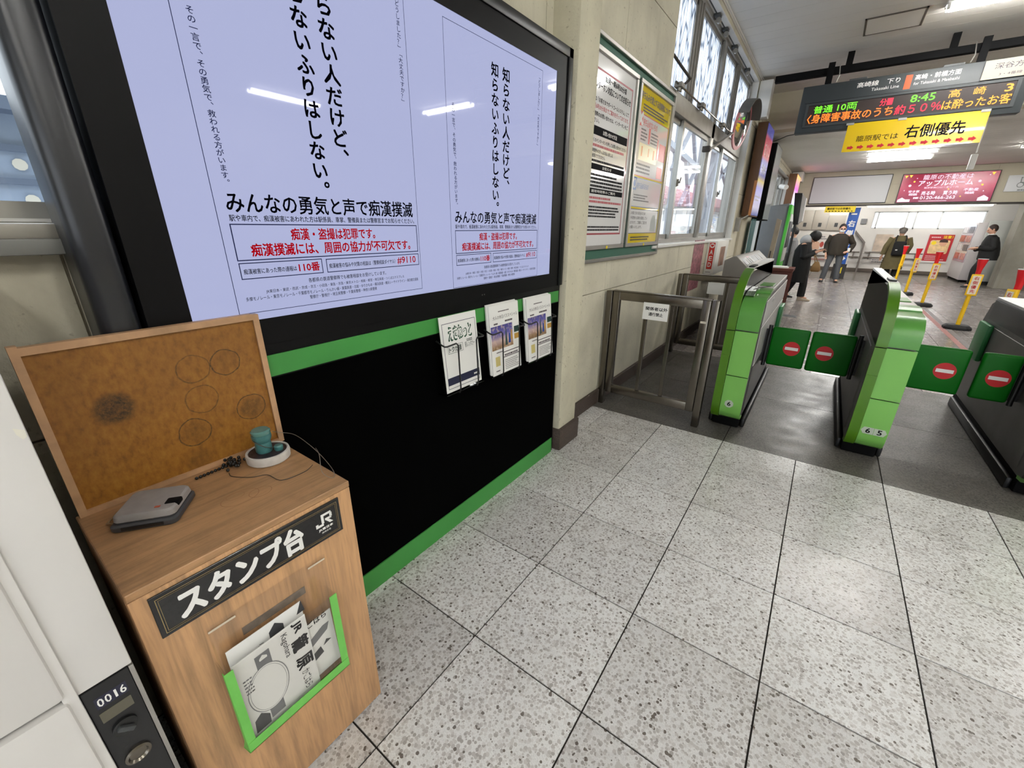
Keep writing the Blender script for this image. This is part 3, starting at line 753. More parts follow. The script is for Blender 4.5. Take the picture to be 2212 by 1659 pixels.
# two-letter railway mark drawn as joined strokes
ux, uz, s = -0.002, 0.752, 0.044
p.poly([(ux, uz+0.004), (ux, uz+0.012), (ux+0.006, uz+0.012), (ux+0.006, uz+0.0075), (ux+0.017, uz+0.0075), (ux+0.017, uz)][:0] or [(ux, uz), (ux+0.020, uz), (ux+0.020, uz+0.0065), (ux+0.0065, uz+0.0065), (ux+0.0065, uz+0.011), (ux, uz+0.011)])
p.rect(ux+0.0155, uz+0.0065, ux+0.022, uz+0.033)
p.rect(ux+0.022, uz+0.0265, ux+0.042, uz+0.033); p.rect(ux+0.0375, uz+0.016, ux+0.044, uz+0.0285); p.rect(ux+0.025, uz+0.012, ux+0.042, uz+0.0180)
p.poly([(ux+0.026, uz+0.0125), (ux+0.034, uz+0.0125), (ux+0.045, uz), (ux+0.036, uz)])
p.text('JR東日本', 0.003, 0.739, 0.041, 0.747, 0.03).text('高崎支社', 0.010, 0.731, 0.034, 0.736, 0.0)
p.done('lettering', M_paper, np_)

# acrylic leaflet pocket taped in green
M_acr = glass('clear_acrylic', (0.99, 0.988, 0.982, 1), 0.12, 0.06)
M_tape = mat('green_cloth_tape', (110, 190, 84), 0.6, var=0.06, vscale=30)
hp = thing('leaflet_pocket', (0.36, -0.125, 0.30), 'clear acrylic leaflet pocket edged with bright green tape', 'holder')
build('back_sheet', MB().box(0.3422, 0.3452, -0.257, 0.006, 0.290, 0.668), M_acr, hp)
XF = 0.392
build('front_sheet', MB().box(XF-0.003, XF, -0.262, -0.006, 0.318, 0.575), M_acr, hp)
build('pocket_side', MB().prism([(0.345, 0.285), (XF, 0.318), (XF, 0.575), (0.345, 0.575)], 'y', -0.262, -0.259), M_acr, hp)
build('pocket_side', MB().prism([(0.345, 0.285), (XF, 0.318), (XF, 0.575), (0.345, 0.575)], 'y', -0.009, -0.006), M_acr, hp)
build('pocket_bottom', MB().prism([(0.345, 0.285), (XF, 0.318), (XF, 0.321), (0.345, 0.289)], 'y', -0.262, -0.006), M_acr, hp)
build('green_tape', MB().box(XF, XF+0.001, -0.263, -0.246, 0.318, 0.575), M_tape, hp)
build('green_tape', MB().box(XF, XF+0.001, -0.024, -0.005, 0.318, 0.578), M_tape, hp)
build('green_tape', MB().box(XF+0.001, XF+0.002, -0.263, -0.005, 0.316, 0.345), M_tape, hp)
build('green_tape', MB().prism([(0.345, 0.283), (XF+0.002, 0.316), (XF+0.002, 0.318), (0.345, 0.285)], 'y', -0.264, -0.004), M_tape, hp)
build('green_tape', MB().prism([(0.346, 0.286), (XF, 0.318), (XF, 0.575), (XF-0.008, 0.575), (XF-0.018, 0.34)], 'y', -0.2635, -0.2625), M_tape, hp)
build('old_tape_mark', MB().box(0.3422, 0.3426, -0.20, -0.055, 0.590, 0.612), mat('grey_tape_residue', (120, 108, 96), 0.8, var=0.3, vscale=40), hp)
for a, c in ((-0.257, -0.205), (-0.04, 0.004)): build('clear_tape_edge', MB().box(0.3453, 0.346, a, c, 0.654, 0.659), mat('tape_edge_cream', (214, 200, 176), 0.4), hp)
def memo(name, pl, w, h, lab, prints):
    t = thing(name, pl.p(w/2, 0), lab, 'paper')
    build('paper', sheet_box(pl, w, h, 0.0012), M_paper, t); prints(pl, t); return t
M_g1 = mat('grey_ink', (120, 120, 122), 0.7); M_g2 = mat('dark_grey_ink', (58, 58, 60), 0.7)
def rotp(x, y, z, a, tilt=0.0):
    """sheet plane on the stand's front, turned by angle a in its own plane"""
    u = Vector((0, math.cos(a), math.sin(a))); v = Vector((tilt, -math.sin(a), math.cos(a)))
    return Plane((x, y, z), u, v)
def pr_front(pl, t):
    # sheet lies sideways: its own top edge points right
    k = Print(pl, 0.0005)
    q = Plane(pl.p(0, 0), -pl.v, pl.u)      # local frame turned a quarter right
    kk = Print(q, 0.0005)
    kk.text('JR', -0.240, 0.128, -0.208, 0.150, 0.05).text('籠', -0.190, 0.120, -0.152, 0.158, 0.03).text('原', -0.128, 0.120, -0.090, 0.158, 0.03)
    kk.text('かごはら', -0.080, 0.126, -0.018, 0.146, 0.0).text('Kagohara', -0.232, 0.098, -0.158, 0.116, 0.0)
    kk.done('lettering', M_ink, t)
    k2 = Print(pl, 0.0004).rect(0.042, 0.020, 0.074, 0.225).done('line_band', M_g1, t)
    Print(pl, 0.0007).disc(0.054, 0.118, 0.070, 36, 0.044).done('stamp_field', M_paper, t)
    Print(pl, 0.0009).ring(0.054, 0.118, 0.071, 0.0016, 40, 0.045).ring(0.054, 0.118, 0.066, 0.0008, 40, 0.040).done('stamp_ring', M_g1, t)
    Print(pl, 0.0005).poly([(0.005, 0.012), (0.038, 0.012), (0.040, 0.040), (0.024, 0.062), (0.008, 0.05)]).done('train_picture', M_g2, t)
    Print(pl, 0.0007).lines(0.010, 0.14, 0.028, 0.19, 5, 5, 0.4).done('small_print', M_g1, t)
    Print(pl, 0.0009).poly([(0.050, 0.206), (0.067, 0.206), (0.067, 0.212), (0.058, 0.220), (0.050, 0.212)]).done('white_arrow', M_paper, t)
def pr_back(pl, t):
    Print(pl, 0.0005).poly([(0.085, 0.215), (0.118, 0.215), (0.118, 0.235), (0.101, 0.252), (0.085, 0.235)]).poly([(0.15, 0.23), (0.17, 0.23), (0.165, 0.265)]).done('train_picture', M_g2, t)
    Print(pl, 0.0005).text('ら', 0.058, 0.205, 0.074, 0.222, 0.0).done('lettering', M_ink, t)
def pr_right(pl, t):
    Print(pl, 0.0005).text('ごはら', 0.035, 0.172, 0.085, 0.190, 0.02).done('lettering', M_ink, t)
    Print(pl, 0.0005).poly([(0.030, 0.105), (0.080, 0.128), (0.088, 0.150), (0.070, 0.150), (0.030, 0.130)]).done('line_band', M_g1, t)
    Print(pl, 0.0005).poly([(0.03, 0.055), (0.06, 0.065), (0.055, 0.09), (0.03, 0.08)]).poly([(0.062, 0.085), (0.085, 0.09), (0.072, 0.10)]).done('train_picture', M_g2, t)
memo('stamp_sheet', rotp(0.362, -0.244, 0.335, 0.0), 0.165, 0.262, 'white stamp sheet at the back of the pocket, edge sticking up', pr_back)
memo('stamp_sheet', rotp(0.370, -0.112, 0.335, 0.02), 0.098, 0.185, 'white stamp sheet at the right side of the green-taped pocket', pr_right)
memo('stamp_sheet', rotp(0.378, -0.243, 0.322, 0.01), 0.163, 0.245, 'front stamp sheet printed sideways with a large oval field', pr_front)

# ------------------------------------------------------------------ things lying on the stand
Zs = ZT+0.0005
# grey ink pad case
a = Vector((0.070, 0.094, 0)); a.normalize(); n2 = Vector((-a.y, a.x, 0))
c0 = Vector((0.105, -0.235, 0))
ip = thing('ink_pad', (c0.x, c0.y, Zs), 'grey plastic ink pad case with dark rim lying on the stand', 'ink pad')
def rot_round(c, hx, hy, z0, z1, r, top=0.0):
    pts = []
    for sx, sy, a0 in ((1, 1, 0), (-1, 1, 90), (-1, -1, 180), (1, -1, 270)):
        for q in range(5):
            t = math.radians(a0+q*22.5); pts.append((sx*(hx-r)+r*math.cos(t), sy*(hy-r)+r*math.sin(t)))
    def ring(z, k): return [Vector((c.x, c.y, 0))+a*p[0]*k+n2*p[1]*k+Vector((0, 0, z)) for p in pts]
    return [ring(z0, 0.96), ring(z0+0.003, 1.0), ring(z1-0.004, 1.0-top), ring(z1, 0.93-top)]
build('case_base', MB().loft(rot_round(c0, 0.062, 0.058, Zs, Zs+0.016, 0.014)), mat('dark_grey_plastic', (62, 62, 64), 0.4), ip, smooth=True)
build('lid', MB().loft(rot_round(c0-n2*(-0.003), 0.058, 0.052, Zs+0.0162, Zs+0.034, 0.014, 0.03)), mat('warm_grey_plastic', (146, 142, 140), 0.45, var=0.08, vscale=40), ip, smooth=True)
cc = c0-n2*0.0585
build('label_window', MB().obox(cc+Vector((0, 0, Zs+0.009)), a*0.038, n2*0.0012, Vector((0, 0, 0.0035))), M_black, ip)
ed = c0+a*0.045-n2*0.012
build('latch', MB().obox(ed+Vector((0, 0, Zs+0.030)), a*0.014, n2*0.012, Vector((0, 0, 0.0055))), M_blackm, ip, bevel=0.003)
build('red_mark', MB().obox(c0+a*0.022-n2*0.030+Vector((0, 0, Zs+0.0345)), a*0.005, n2*0.003, Vector((0, 0, 0.0006))), mat('orange_mark', (186, 92, 62), 0.5), ip)
b = MB(); q0 = c0-a*0.058-n2*0.035
b.tube([q0+Vector((0, 0, Zs+0.012)), q0-a*0.022+n2*0.012+Vector((0, 0, Zs+0.006)), q0-a*0.018+n2*0.045+Vector((0, 0, Zs+0.010)), q0+a*0.004+n2*0.075+Vector((0, 0, Zs+0.014))], 0.0022, 6)
build('cord', b, mat('tan_cord', (150, 122, 88), 0.8), ip)
# round rubber stamp
C = (0.068, 0.034)
sp_ = thing('rubber_stamp', (C[0], C[1], Zs), 'round white based rubber stamp with teal handle on the stand', 'stamp')
build('base', MB().lathe([(0.050, 0), (0.0545, 0.004), (0.0555, 0.020), (0.054, 0.027), (0.049, 0.0275), (0.048, 0.024), (0.0, 0.024)], (C[0], C[1], Zs), 36), mat('worn_white_plastic', (206, 202, 196), 0.5, var=0.1, vscale=60), sp_, smooth=True)
build('label_disc', MB().lathe([(0.0475, 0.0242), (0.0475, 0.0256), (0.0, 0.0256)], (C[0], C[1], Zs), 30), mat('dark_label', (44, 36, 42), 0.4, var=0.9, vscale=60), sp_)
M_teal = mat('teal_plastic', (66, 118, 118), 0.35, coat=0.3)
HC = (C[0]-0.004, C[1]-0.006, Zs)
build('handle', MB().lathe([(0.019, 0.0257), (0.021, 0.030), (0.0205, 0.048), (0.019, 0.056), (0.023, 0.064), (0.0245, 0.070), (0.0245, 0.078), (0.022, 0.080), (0.0, 0.080)], HC, 28), M_teal, sp_, smooth=True)
build('clear_cap', MB().lathe([(0.0232, 0.0802), (0.0245, 0.083), (0.0245, 0.090), (0.021, 0.093), (0.0, 0.094)], HC, 28), mat('clear_cap_teal', (88, 138, 132), 0.08, coat=1.0), sp_, smooth=True)
build('cap', MB().lathe([(0.010, 0.0257), (0.0115, 0.029), (0.0115, 0.038), (0.009, 0.041), (0.0, 0.041)], (C[0]+0.020, C[1]+0.022, Zs), 18), M_teal, sp_, smooth=True)
build('wire_tie', MB().tube([(C[0]-0.002+0.026*math.cos(t), C[1]-0.004+0.026*math.sin(t), Zs+0.055-0.018*math.sin(t+0.6)) for t in [k*0.35-2.6 for k in range(10)]], 0.0011, 6), M_steel, sp_)
# black bead chain
rr = random.Random(3); ch = thing('bead_chain', (0.02, -0.07, Zs), 'tangled black bead chain lying by the rubber stamp', 'chain')
path = [Vector((0.026-0.004*k/8, -0.128+0.0088*k, Zs+0.004)) for k in range(9)]
b = MB()
for p in path: b.ball(p, 0.0042, n=8, m=5)
build('straight_chain', b, M_wire, ch, smooth=True)
b = MB()
for k in range(34): b.ball((0.026+rr.gauss(0, 0.013), -0.040+rr.gauss(0, 0.010), Zs+0.004+rr.random()*0.012), 0.0045, n=8, m=5)
build('chain_tangle', b, M_wire, ch, smooth=True)
def curve_pts(P, n=8):
    P = [Vector(p) for p in P]; out = []
    for i in range(len(P)-1):
        p0 = P[max(i-1, 0)]; p1 = P[i]; p2 = P[i+1]; p3 = P[min(i+2, len(P)-1)]
        for k in range(n):
            t = k/n; out.append(0.5*((2*p1)+(p2-p0)*t+(2*p0-5*p1+4*p2-p3)*t*t+(3*p1-p0-3*p2+p3)*t*t*t))
    return out+[P[-1]]
z = Zs+0.001
w_ = build('tether_wire', MB().tube(curve_pts([(0.060, -0.066, z), (0.085, -0.068, z), (0.128, -0.040, z), (0.150, -0.010, z), (0.204, 0.000, z), (0.214, 0.055, z), (0.205, 0.085, z+0.004)]), 0.0009, 5), M_wire)
tag(w_, 'thin black tether wire curling over the stand top', 'wire')
w_ = build('tether_wire', MB().tube(curve_pts([(0.06, 0.058, Zs+0.075), (0.03, 0.085, Zs+0.05), (0.06, 0.115, Zs+0.040), (0.13, 0.120, Zs+0.028), (0.20, 0.118, Zs+0.012), (0.275, 0.103, Zs+0.003), (0.300, 0.085, Zs+0.001), (0.27, 0.075, Zs+0.012), (0.22, 0.100, Zs+0.035), (0.17, 0.118, Zs+0.030)]), 0.0009, 5), mat('thin_steel_wire', (150, 140, 126), 0.4, 0.6))
tag(w_, 'thin steel wire looping from the rubber stamp over the edge', 'wire')
Print(Plane((0, 0, ZT), (1, 0, 0), (0, 1, 0)), 0.0003).ring(0.195, -0.095, 0.042, 0.0016, 36, 0.030).ring(0.21, -0.055, 0.026, 0.0014, 30, 0.022).ring(0.18, -0.10, 0.02, 0.001, 30, 0.016).done('stamp_ring_mark', mat('brown_ink_ring', (150, 108, 74), 0.6), st)

# ------------------------------------------------------------------ coin locker at the left edge
M_lock = mat('locker_white', (219, 216, 212), 0.5, var=0.02)
lk = thing('coin_locker', (0.1, -0.8, 0), 'light grey coin locker beside the stamp stand with a black lock panel', 'locker')
XL = 0.38
build('body', MB().box(-0.15, XL-0.02, -1.30, -0.371, 0.0, 1.43), M_lock, lk, bevel=0.004)
build('front_frame', MB().box(XL-0.02, XL, -0.444, -0.371, 0.728, 1.43), M_lock, lk, bevel=0.003)
build('front_frame', MB().box(XL-0.02, XL-0.002, -1.30, -0.371, 0.0, 0.12), M_lock, lk)
for z0, z1 in ((0.125, 0.735), (0.745, 1.41)):
    d = build('door', MB().box(XL-0.018, XL+0.014, -0.92, -0.452, z0, z1), M_lock, lk, bevel=0.008)
build('door_edge', MB().box(XL, XL+0.006, -0.4575, -0.4405, 0.12, 1.42), M_lock, lk, bevel=0.002)
lp = build('lock_panel', MB().box(XL-0.02, XL+0.001, -0.440, -0.378, 0.14, 0.726), mat('lock_panel_black', (24, 24, 25), 0.4), lk, bevel=0.002)
build('edge_strip', MB().box(XL-0.02, XL+0.002, -0.3775, -0.371, 0.0, 0.727), M_alu, lk)
pl = FX(XL+0.001)
Print(pl, 0.0004).rect(-0.430, 0.678, -0.388, 0.703).done('number_field', mat('navy_field', (30, 30, 52), 0.4), lp)
p = Print(pl, 0.0008)
for i, d in enumerate('0016'): p.text(d, -0.427+i*0.0098+(0.0025 if d == '1' else 0), 0.682, -0.4195+i*0.0098-(0.002 if d == '1' else 0), 0.699, 0.03)
p.done('number', M_paper, lp)
build('coin_display', MB().box(XL, XL+0.002, -0.431, -0.389, 0.645, 0.668), mat('lock_display_olive', (88, 84, 70), 0.3), lp)
build('key_lock', MB().lathe([(0.017, 0), (0.017, 0.006), (0.013, 0.008), (0.0, 0.008)], (XL+0.001, -0.410, 0.615), 24, (1, 0, 0)), M_black, lp, smooth=True)
build('key_slot', MB().obox((XL+0.012, -0.410, 0.615), (0.004, 0, 0), (0, 0.003, 0.003), (0, -0.009, 0.009)), M_dkgrey, lp, bevel=0.001)
build('coin_return', MB().lathe([(0.019, 0), (0.019, 0.005), (0.015, 0.007), (0.012, 0.003), (0.0, 0.003)], (XL+0.001, -0.411, 0.535), 24, (1, 0, 0)), M_steel, lp, smooth=True)
Print(FX(XL), 0.0004).poly([(-0.382, 1.196), (-0.372, 1.190), (-0.373, 1.180), (-0.377, 1.177), (-0.381, 1.186)]).done('torn_sticker', mat('torn_sticker', (226, 222, 208), 0.7), lk)
# ------------------------------------------------------------------ stainless staff gates between wall and barrier
def fence(y, x0, x1, zt, lab, bars):
    t = thing('staff_gate', ((x0+x1)/2, y, 0), lab, 'gate', 'stainless staff gates')
    build('post', MB().box(x0, x0+0.05, y-0.03, y+0.03, 0, zt), M_steel, t, bevel=0.004)
    build('post', MB().box(x1-0.05, x1, y-0.03, y+0.03, 0, zt), M_steel, t, bevel=0.004)
    a, c = x0+0.057, x1-0.057
    build('leaf_stile', MB().box(a, a+0.055, y-0.02, y+0.02, 0.115, zt-0.005), M_steel, t, bevel=0.003)
    build('leaf_stile', MB().box(c-0.055, c, y-0.02, y+0.02, 0.115, zt-0.005), M_steel, t, bevel=0.003)
    build('top_rail', MB().box(a+0.055, c-0.055, y-0.02, y+0.02, zt-0.068, zt-0.005), M_steel, t, bevel=0.003)
    build('cap_rail', MB().box(x0+0.052, x1-0.052, y-0.024, y+0.024, zt-0.004, zt+0.006), M_steel, t, bevel=0.003)
    build('bottom_rail', MB().box(a+0.055, c-0.055, y-0.02, y+0.02, 0.115, 0.182), M_steel, t, bevel=0.003)
    for x in bars: build('bar', MB().box(x-0.0135, x+0.0135, y-0.012, y+0.012, 0.182, zt-0.068), M_steel, t, bevel=0.002, seg=1)
    build('latch', MB().box(c-0.05, c-0.01, y-0.024, y-0.02, zt-0.17, zt-0.155), mat('latch_cream', (206, 198, 180), 0.4), t)
    return t
fence(2.833, -0.152, 0.692, 0.98, 'stainless steel staff gate in front, by the beige wall', (0.178, 0.372))
fence(4.85, -0.139, 0.72, 0.95, 'farther stainless steel staff gate under the AED box', (0.205, 0.40))
def paper_sign(y, x0, x1, z0, z1, lab, fwd=True):
    t = thing('paper_sign', ((x0+x1)/2, y, z0), lab, 'sign')
    build('paper', MB().box(x0, x1, y-0.0015, y+0.0015, z0, z1), M_paper, t)
    w = x1-x0; h = z1-z0
    pl = FY(y-0.0015) if fwd else Plane((x1, y+0.0015, 0), (-1, 0, 0), (0, 0, 1))
    u = (lambda a: x0+a*w) if fwd else (lambda a: a*w)
    p = Print(pl, 0.0004).text('関係者以外', u(0.10), z0+0.56*h, u(0.96), z0+0.76*h, 0.025).text('通行禁止', u(0.24), z0+0.24*h, u(0.80), z0+0.44*h, 0.025)
    p.done('lettering', M_ink if fwd else M_g1, t)
    if not fwd:
        Print(FY(y-0.0015), 0.0004).rect(x0, z0, x0+0.001, z1).done('edge', M_g1, t)
paper_sign(2.808, 0.160, 0.353, 0.788, 0.918, 'white staff only notice on the nearest stainless gate')
paper_sign(4.833, 0.197, 0.371, 0.748, 0.878, 'white staff only notice on the farther stainless gate', False)

# ------------------------------------------------------------------ ticket barriers
M_gl = mat('gate_light_green', (116, 178, 82), 0.38, var=0.02)
M_gd = mat('gate_olive_green', (70, 116, 10), 0.35)
M_gm = mat('gate_mid_green', (84, 146, 62), 0.3)
M_gs = mat('gate_side_dark', (104, 101, 98), 0.42, 0.4, var=0.12, vscale=6)
M_gw = mat('gate_silver', (196, 194, 190), 0.4, 0.25, var=0.05)
M_gk = mat('gate_gloss_black', (4, 4, 5), 0.35, spec=0.03)
M_gp = mat('gate_green_pad', (46, 132, 72), 0.4)
M_flap = mat('flap_green', (0, 96, 10), 0.5, spec=0.25)
M_dot = mat('no_entry_red', (190, 14, 22), 0.45)
def strip(pts, dy, dz, x0, x1):
    """a bent sheet following the (y, z) profile"""
    q = [(y+dy, z+dz) for y, z in pts][::-1]
    return MB().prism(pts+q, 'x', x0, x1)
def shellp(pts, t, x0, x1):
    n = len(pts); inn = []
    for i, (y, z) in enumerate(pts):
        a = Vector(pts[max(i-1, 0)]); c = Vector(pts[min(i+1, n-1)]); d = (c-a).normalized(); inn.append((y+d.y*t, z-d.x*t))
    b = MB()
    for i in range(n-1): pass
    vs = []
    for x in (x0, x1):
        vs += [(x, y, z) for y, z in pts]+[(x, y, z) for y, z in inn]
    f = []
    m = 2*n
    for i in range(n-1):
        f += [(i, i+1, m+i+1, m+i), (n+i, m+n+i, m+n+i+1, n+i+1), (i, n+i, n+i+1, i+1), (m+i, m+i+1, m+n+i+1, m+n+i)]
    f += [(0, m, m+n, n), (n-1, 2*n-1, m+2*n-1, m+n-1)]
    return b.add(vs, f)
def barrier(x0, yo, zt, fin, lab, nums, pads=(), right_light=False):
    t = thing('ticket_barrier', (x0+0.1, yo+1.0, 0), lab, 'ticket gate', 'automatic ticket barriers')
    x1 = x0+0.2; xs = x0+0.058 if fin else x0
    Y = lambda y: yo+y
    build('plinth', MB().box(x0+0.006, x1-0.006, Y(0.13), Y(1.84), 0, 0.095), M_blackm, t, bevel=0.01)
    build('body', MB().prism([(Y(0.10), 0.095), (Y(1.85), 0.095), (Y(1.87), 0.75), (Y(1.80), zt-0.06), (Y(1.70), zt-0.02), (Y(0.30), zt-0.02), (Y(0.10), zt-0.12), (Y(0.06), 0.8), (Y(0.05), 0.25)], 'x', x0+0.004, x1-0.004), M_gs, t, bevel=0.004, seg=1)
    lo = [(Y(0.14), 0.09), (Y(0.07), 0.098), (Y(0.025), 0.125), (Y(0.004), 0.17), (Y(0.0), 0.24), (Y(0.004), 0.445)]
    mi = [(Y(0.0045), 0.452), (Y(0.012), 0.62), (Y(0.016), 0.775)]
    r = 0.16
    up = [(Y(0.0165), 0.785), (Y(0.017), zt-0.15)]+[(Y(0.017+r-r*math.cos(a)), zt-0.15+0.13*math.sin(a)) for a in [math.pi/2*k/8 for k in range(1, 9)]]+[(Y(0.30), zt-0.016)]
    build('front_panel', shellp(lo, 0.02, xs, x1), M_gl, t, smooth=True)
    build('front_panel', shellp(mi, 0.02, xs, x1), M_gl, t, smooth=True)
    build('hood', shellp(up, 0.02, xs, x1), M_gm, t, smooth=True)
    build('card_slot_strip', MB().prism([(Y(0.30), zt-0.02), (Y(0.30), zt-0.008), (Y(0.34), zt+0.004), (Y(0.46), zt+0.004), (Y(0.46), zt-0.02)], 'x', xs, x1), M_gm, t)
    build('top_plate', MB().box(xs, x1-0.002, Y(0.46), Y(1.72), zt-0.02, zt+0.002), M_gw, t, bevel=0.003, seg=1)
    build('reader_window', MB().box(xs+0.03, x1-0.02, Y(0.62), Y(0.84), zt+0.002, zt+0.008), M_gm, t, bevel=0.003, seg=1)
    if right_light:
        for k, (z0, z1) in enumerate(((0.80, zt-0.05), (0.50, 0.79), (0.14, 0.49))):
            build('side_panel', MB().box(x1-0.003, x1+0.003, Y(0.16), Y(1.80), z0, z1), M_gw if k < 2 else M_gs, t, bevel=0.002, seg=1)
        for y in (0.55, 0.62): build('keyhole', MB().cyl((x1+0.003, Y(y), zt-0.12+y*0.05), (x1+0.006, Y(y), zt-0.12+y*0.05), 0.012), M_gw, t)
    else:
        build('side_panel', MB().box(x0-0.001, x0+0.006, Y(0.20), Y(1.78), 0.14, 0.74), M_gs, t, bevel=0.002, seg=1)
    ft = zt+0.15
    if fin:
        a = [(Y(0.12), 0.09), (Y(0.05), 0.10), (Y(0.012), 0.14), (Y(-0.008), 0.22), (Y(-0.008), 0.60), (Y(0.0), 0.80), (Y(0.015), zt-0.08), (Y(0.06), zt+0.02), (Y(0.14), zt+0.085), (Y(0.24), zt+0.13), (Y(0.36), ft)]
        for i, seg in enumerate((a[:5]+[(Y(-0.008), 0.445)], [(Y(-0.008), 0.452), (Y(-0.004), 0.62), (Y(0.0), 0.775)], [(Y(0.0), 0.782)]+a[5:])):
            seg = sorted(set(seg), key=lambda q: q[1]) if i == 0 else seg
            build('fin_edge', shellp(seg, 0.022, x0, xs-0.002), M_gd, t, smooth=True)
        pr = [(Y(0.03), 0.78), (Y(0.04), zt-0.06), (Y(0.09), zt+0.02), (Y(0.16), zt+0.075), (Y(0.38), ft-0.02), (Y(1.72), ft-0.02), (Y(1.80), zt-0.02), (Y(1.83), 0.78)]
        build('fin_panel', MB().prism(pr, 'x', x0+0.002, xs-0.004), M_gk, t, label='glossy black upper side panel')
        build('fin_top', MB().prism([(Y(0.36), ft-0.02), (Y(0.36), ft), (Y(1.70), ft), (Y(1.80), zt), (Y(1.72), ft-0.02)], 'x', x0, xs-0.002), M_white, t)
        build('fin_sensor', MB().box(x0+0.01, xs-0.01, Y(0.42), Y(0.62), ft, ft+0.012), M_black, t, bevel=0.004)
    else:
        build('upper_panel', MB().box(x0-0.004, x0+0.01, Y(0.2), Y(1.72), 0.775, zt-0.02), mat('gate_black_satin', (30, 30, 31), 0.45), t, bevel=0.01)
    for side, yy in pads:
        xa = x0-0.035 if side < 0 else x1
        build('flap_pocket', MB().box(xa, xa+0.035, Y(yy), Y(yy+0.27), 0.46, 0.755), M_gp, t, bevel=0.012)
    for side in (-1, 1):
        xa = x0-0.028 if side < 0 else x1
        build('bumper', MB().box(xa, xa+0.028, Y(0.16), Y(1.75), 0.0, 0.075), M_black, t, bevel=0.010)
    pl = FY(Y(-0.0005))
    for i, (n, x, sh) in enumerate(nums):
        w, h = 0.0285, 0.0235
        pts = [(x-w, 0.232-h), (x+w, 0.232-h), (x+w, 0.232+h), (x-w, 0.232+h)]
        if sh == 'o': pts = [(x+0.031*math.cos(math.pi/4*k+math.pi/8), 0.232+0.031*math.sin(math.pi/4*k+math.pi/8)) for k in range(8)]
        if sh == '<': pts = [(x-w-0.008, 0.232), (x-w+0.006, 0.232-h), (x+w, 0.232-h), (x+w, 0.232+h), (x-w+0.006, 0.232+h)]
        if sh == '>': pts = [(x+w+0.008, 0.232), (x+w-0.006, 0.232+h), (x-w, 0.232+h), (x-w, 0.232-h), (x+w-0.006, 0.232-h)]
        Print(pl, 0.0006).poly(pts).done('lane_plate', mat('lane_plate_grey', (176, 186, 170), 0.5), t)
        Print(pl, 0.0014).text(n, x-0.011, 0.216, x+0.011, 0.248, 0.04).done('lane_number', M_ink, t)
    return t
b1 = barrier(0.755, 2.86, 1.03, True, 'leftmost green ticket barrier beside the stainless gate, numbered 6', [('6', 0.870, 'o')], [(1, 1.5)], True)
b2 = barrier(1.585, 2.93, 0.985, True, 'middle green ticket barrier numbered 6 and 5', [('6', 1.684, '<'), ('5', 1.743, '>')], [(-1, 1.5), (1, 1.5)])
b3 = barrier(2.41, 2.92, 0.955, False, 'dark sided ticket barrier cut by the right edge of the picture', [('5', 2.46, '<'), ('4', 2.53, '>')], [(-1, 1.5)])
build('cover_seam', MB().tube([(0.835, 3.10, 1.026), (0.845, 3.17, 1.036), (0.862, 3.24, 1.040), (0.885, 3.30, 1.041), (0.905, 3.36, 1.041), (0.925, 3.40, 1.041)], 0.0045, 6), M_black, b1)
build('smoked_cover', MB().prism([(2.905+0.08, 1.012), (3.08, 1.034), (3.30, 1.042), (3.30, 1.036), (3.08, 1.028), (2.99, 1.006)], 'x', 0.815, 0.87), mat('smoked_green_cover', (64, 92, 54), 0.12, coat=0.5), b1)
def flap(parent, xh, xo, y=3.50):
    """door leaf from hinge xh to free edge xo"""
    s = 1 if xo > xh else -1
    off = wloc(parent)
    f = build('flap', MB().box(min(xh+s*0.045, xo), max(xh+s*0.045, xo), y-0.022, y+0.022, 0.408, 0.722), M_flap, parent, bevel=0.018, seg=3)
    cx = xo-s*0.10; pl = FY(y-0.022)
    Print(pl, 0.0008).disc(cx, 0.565, 0.057, 36).done('no_entry_disc', M_dot, f)
    Print(pl, 0.0014).rect(cx-0.044, 0.553, cx+0.044, 0.577).done('no_entry_bar', M_paper, f)
    build('hinge', MB().box(min(xh, xh+s*0.06), max(xh, xh+s*0.06), y-0.012, y+0.012, 0.43, 0.70).cyl((xh+s*0.03, y-0.02, 0.40), (xh+s*0.03, y-0.02, 0.735), 0.014, n=12), M_black, parent)
flap(b1, 0.955, 1.255); flap(b2, 1.585, 1.268); flap(b2, 1.785, 2.135); flap(b3, 2.41, 2.185)
# ------------------------------------------------------------------ fluorescent ceiling fittings
M_tube = mat('fluorescent_tube', (250, 250, 250), 0.4, emit=(252, 251, 248), estr=TUBE_E)
M_fit = mat('fitting_white', (230, 230, 226), 0.4)
def fitting(x, y, z, L=1.25, lab='', alongy=False, wide=0.22):
    t = thing('ceiling_light', (x, y, z), lab, 'light', 'fluorescent ceiling fittings', rz=math.pi/2 if alongy else 0.0)
    def put(name, mb, m):
        me = bpy.data.meshes.new(name); me.from_pydata(mb.v, [], mb.f); me.materials.append(m)
        bm = bmesh.new(); bm.from_mesh(me); bmesh.ops.recalc_face_normals(bm, faces=bm.faces); bm.to_mesh(me); bm.free()
        return link(bpy.data.objects.new(name, me), t)
    put('housing', MB().prism([(-wide/2, -0.012), (-wide/2+0.02, -0.03), (wide/2-0.02, -0.03), (wide/2, -0.012), (wide/2, 0.0), (-wide/2, 0.0)], 'x', -L/2-0.02, L/2+0.02), M_fit)
    for s in (-1, 1):
        put('tube', MB().tube([(-L/2, s*wide*0.27, -0.052), (L/2, s*wide*0.27, -0.052)], 0.0155, 12), M_tube)
    b = MB()
    for e in (-1, 1):
        for s in (-1, 1): b.box(e*L/2-0.012, e*L/2+0.012, s*wide*0.27-0.02, s*wide*0.27+0.02, -0.072, -0.03)
    put('lamp_holder', b, M_fit)
    return t
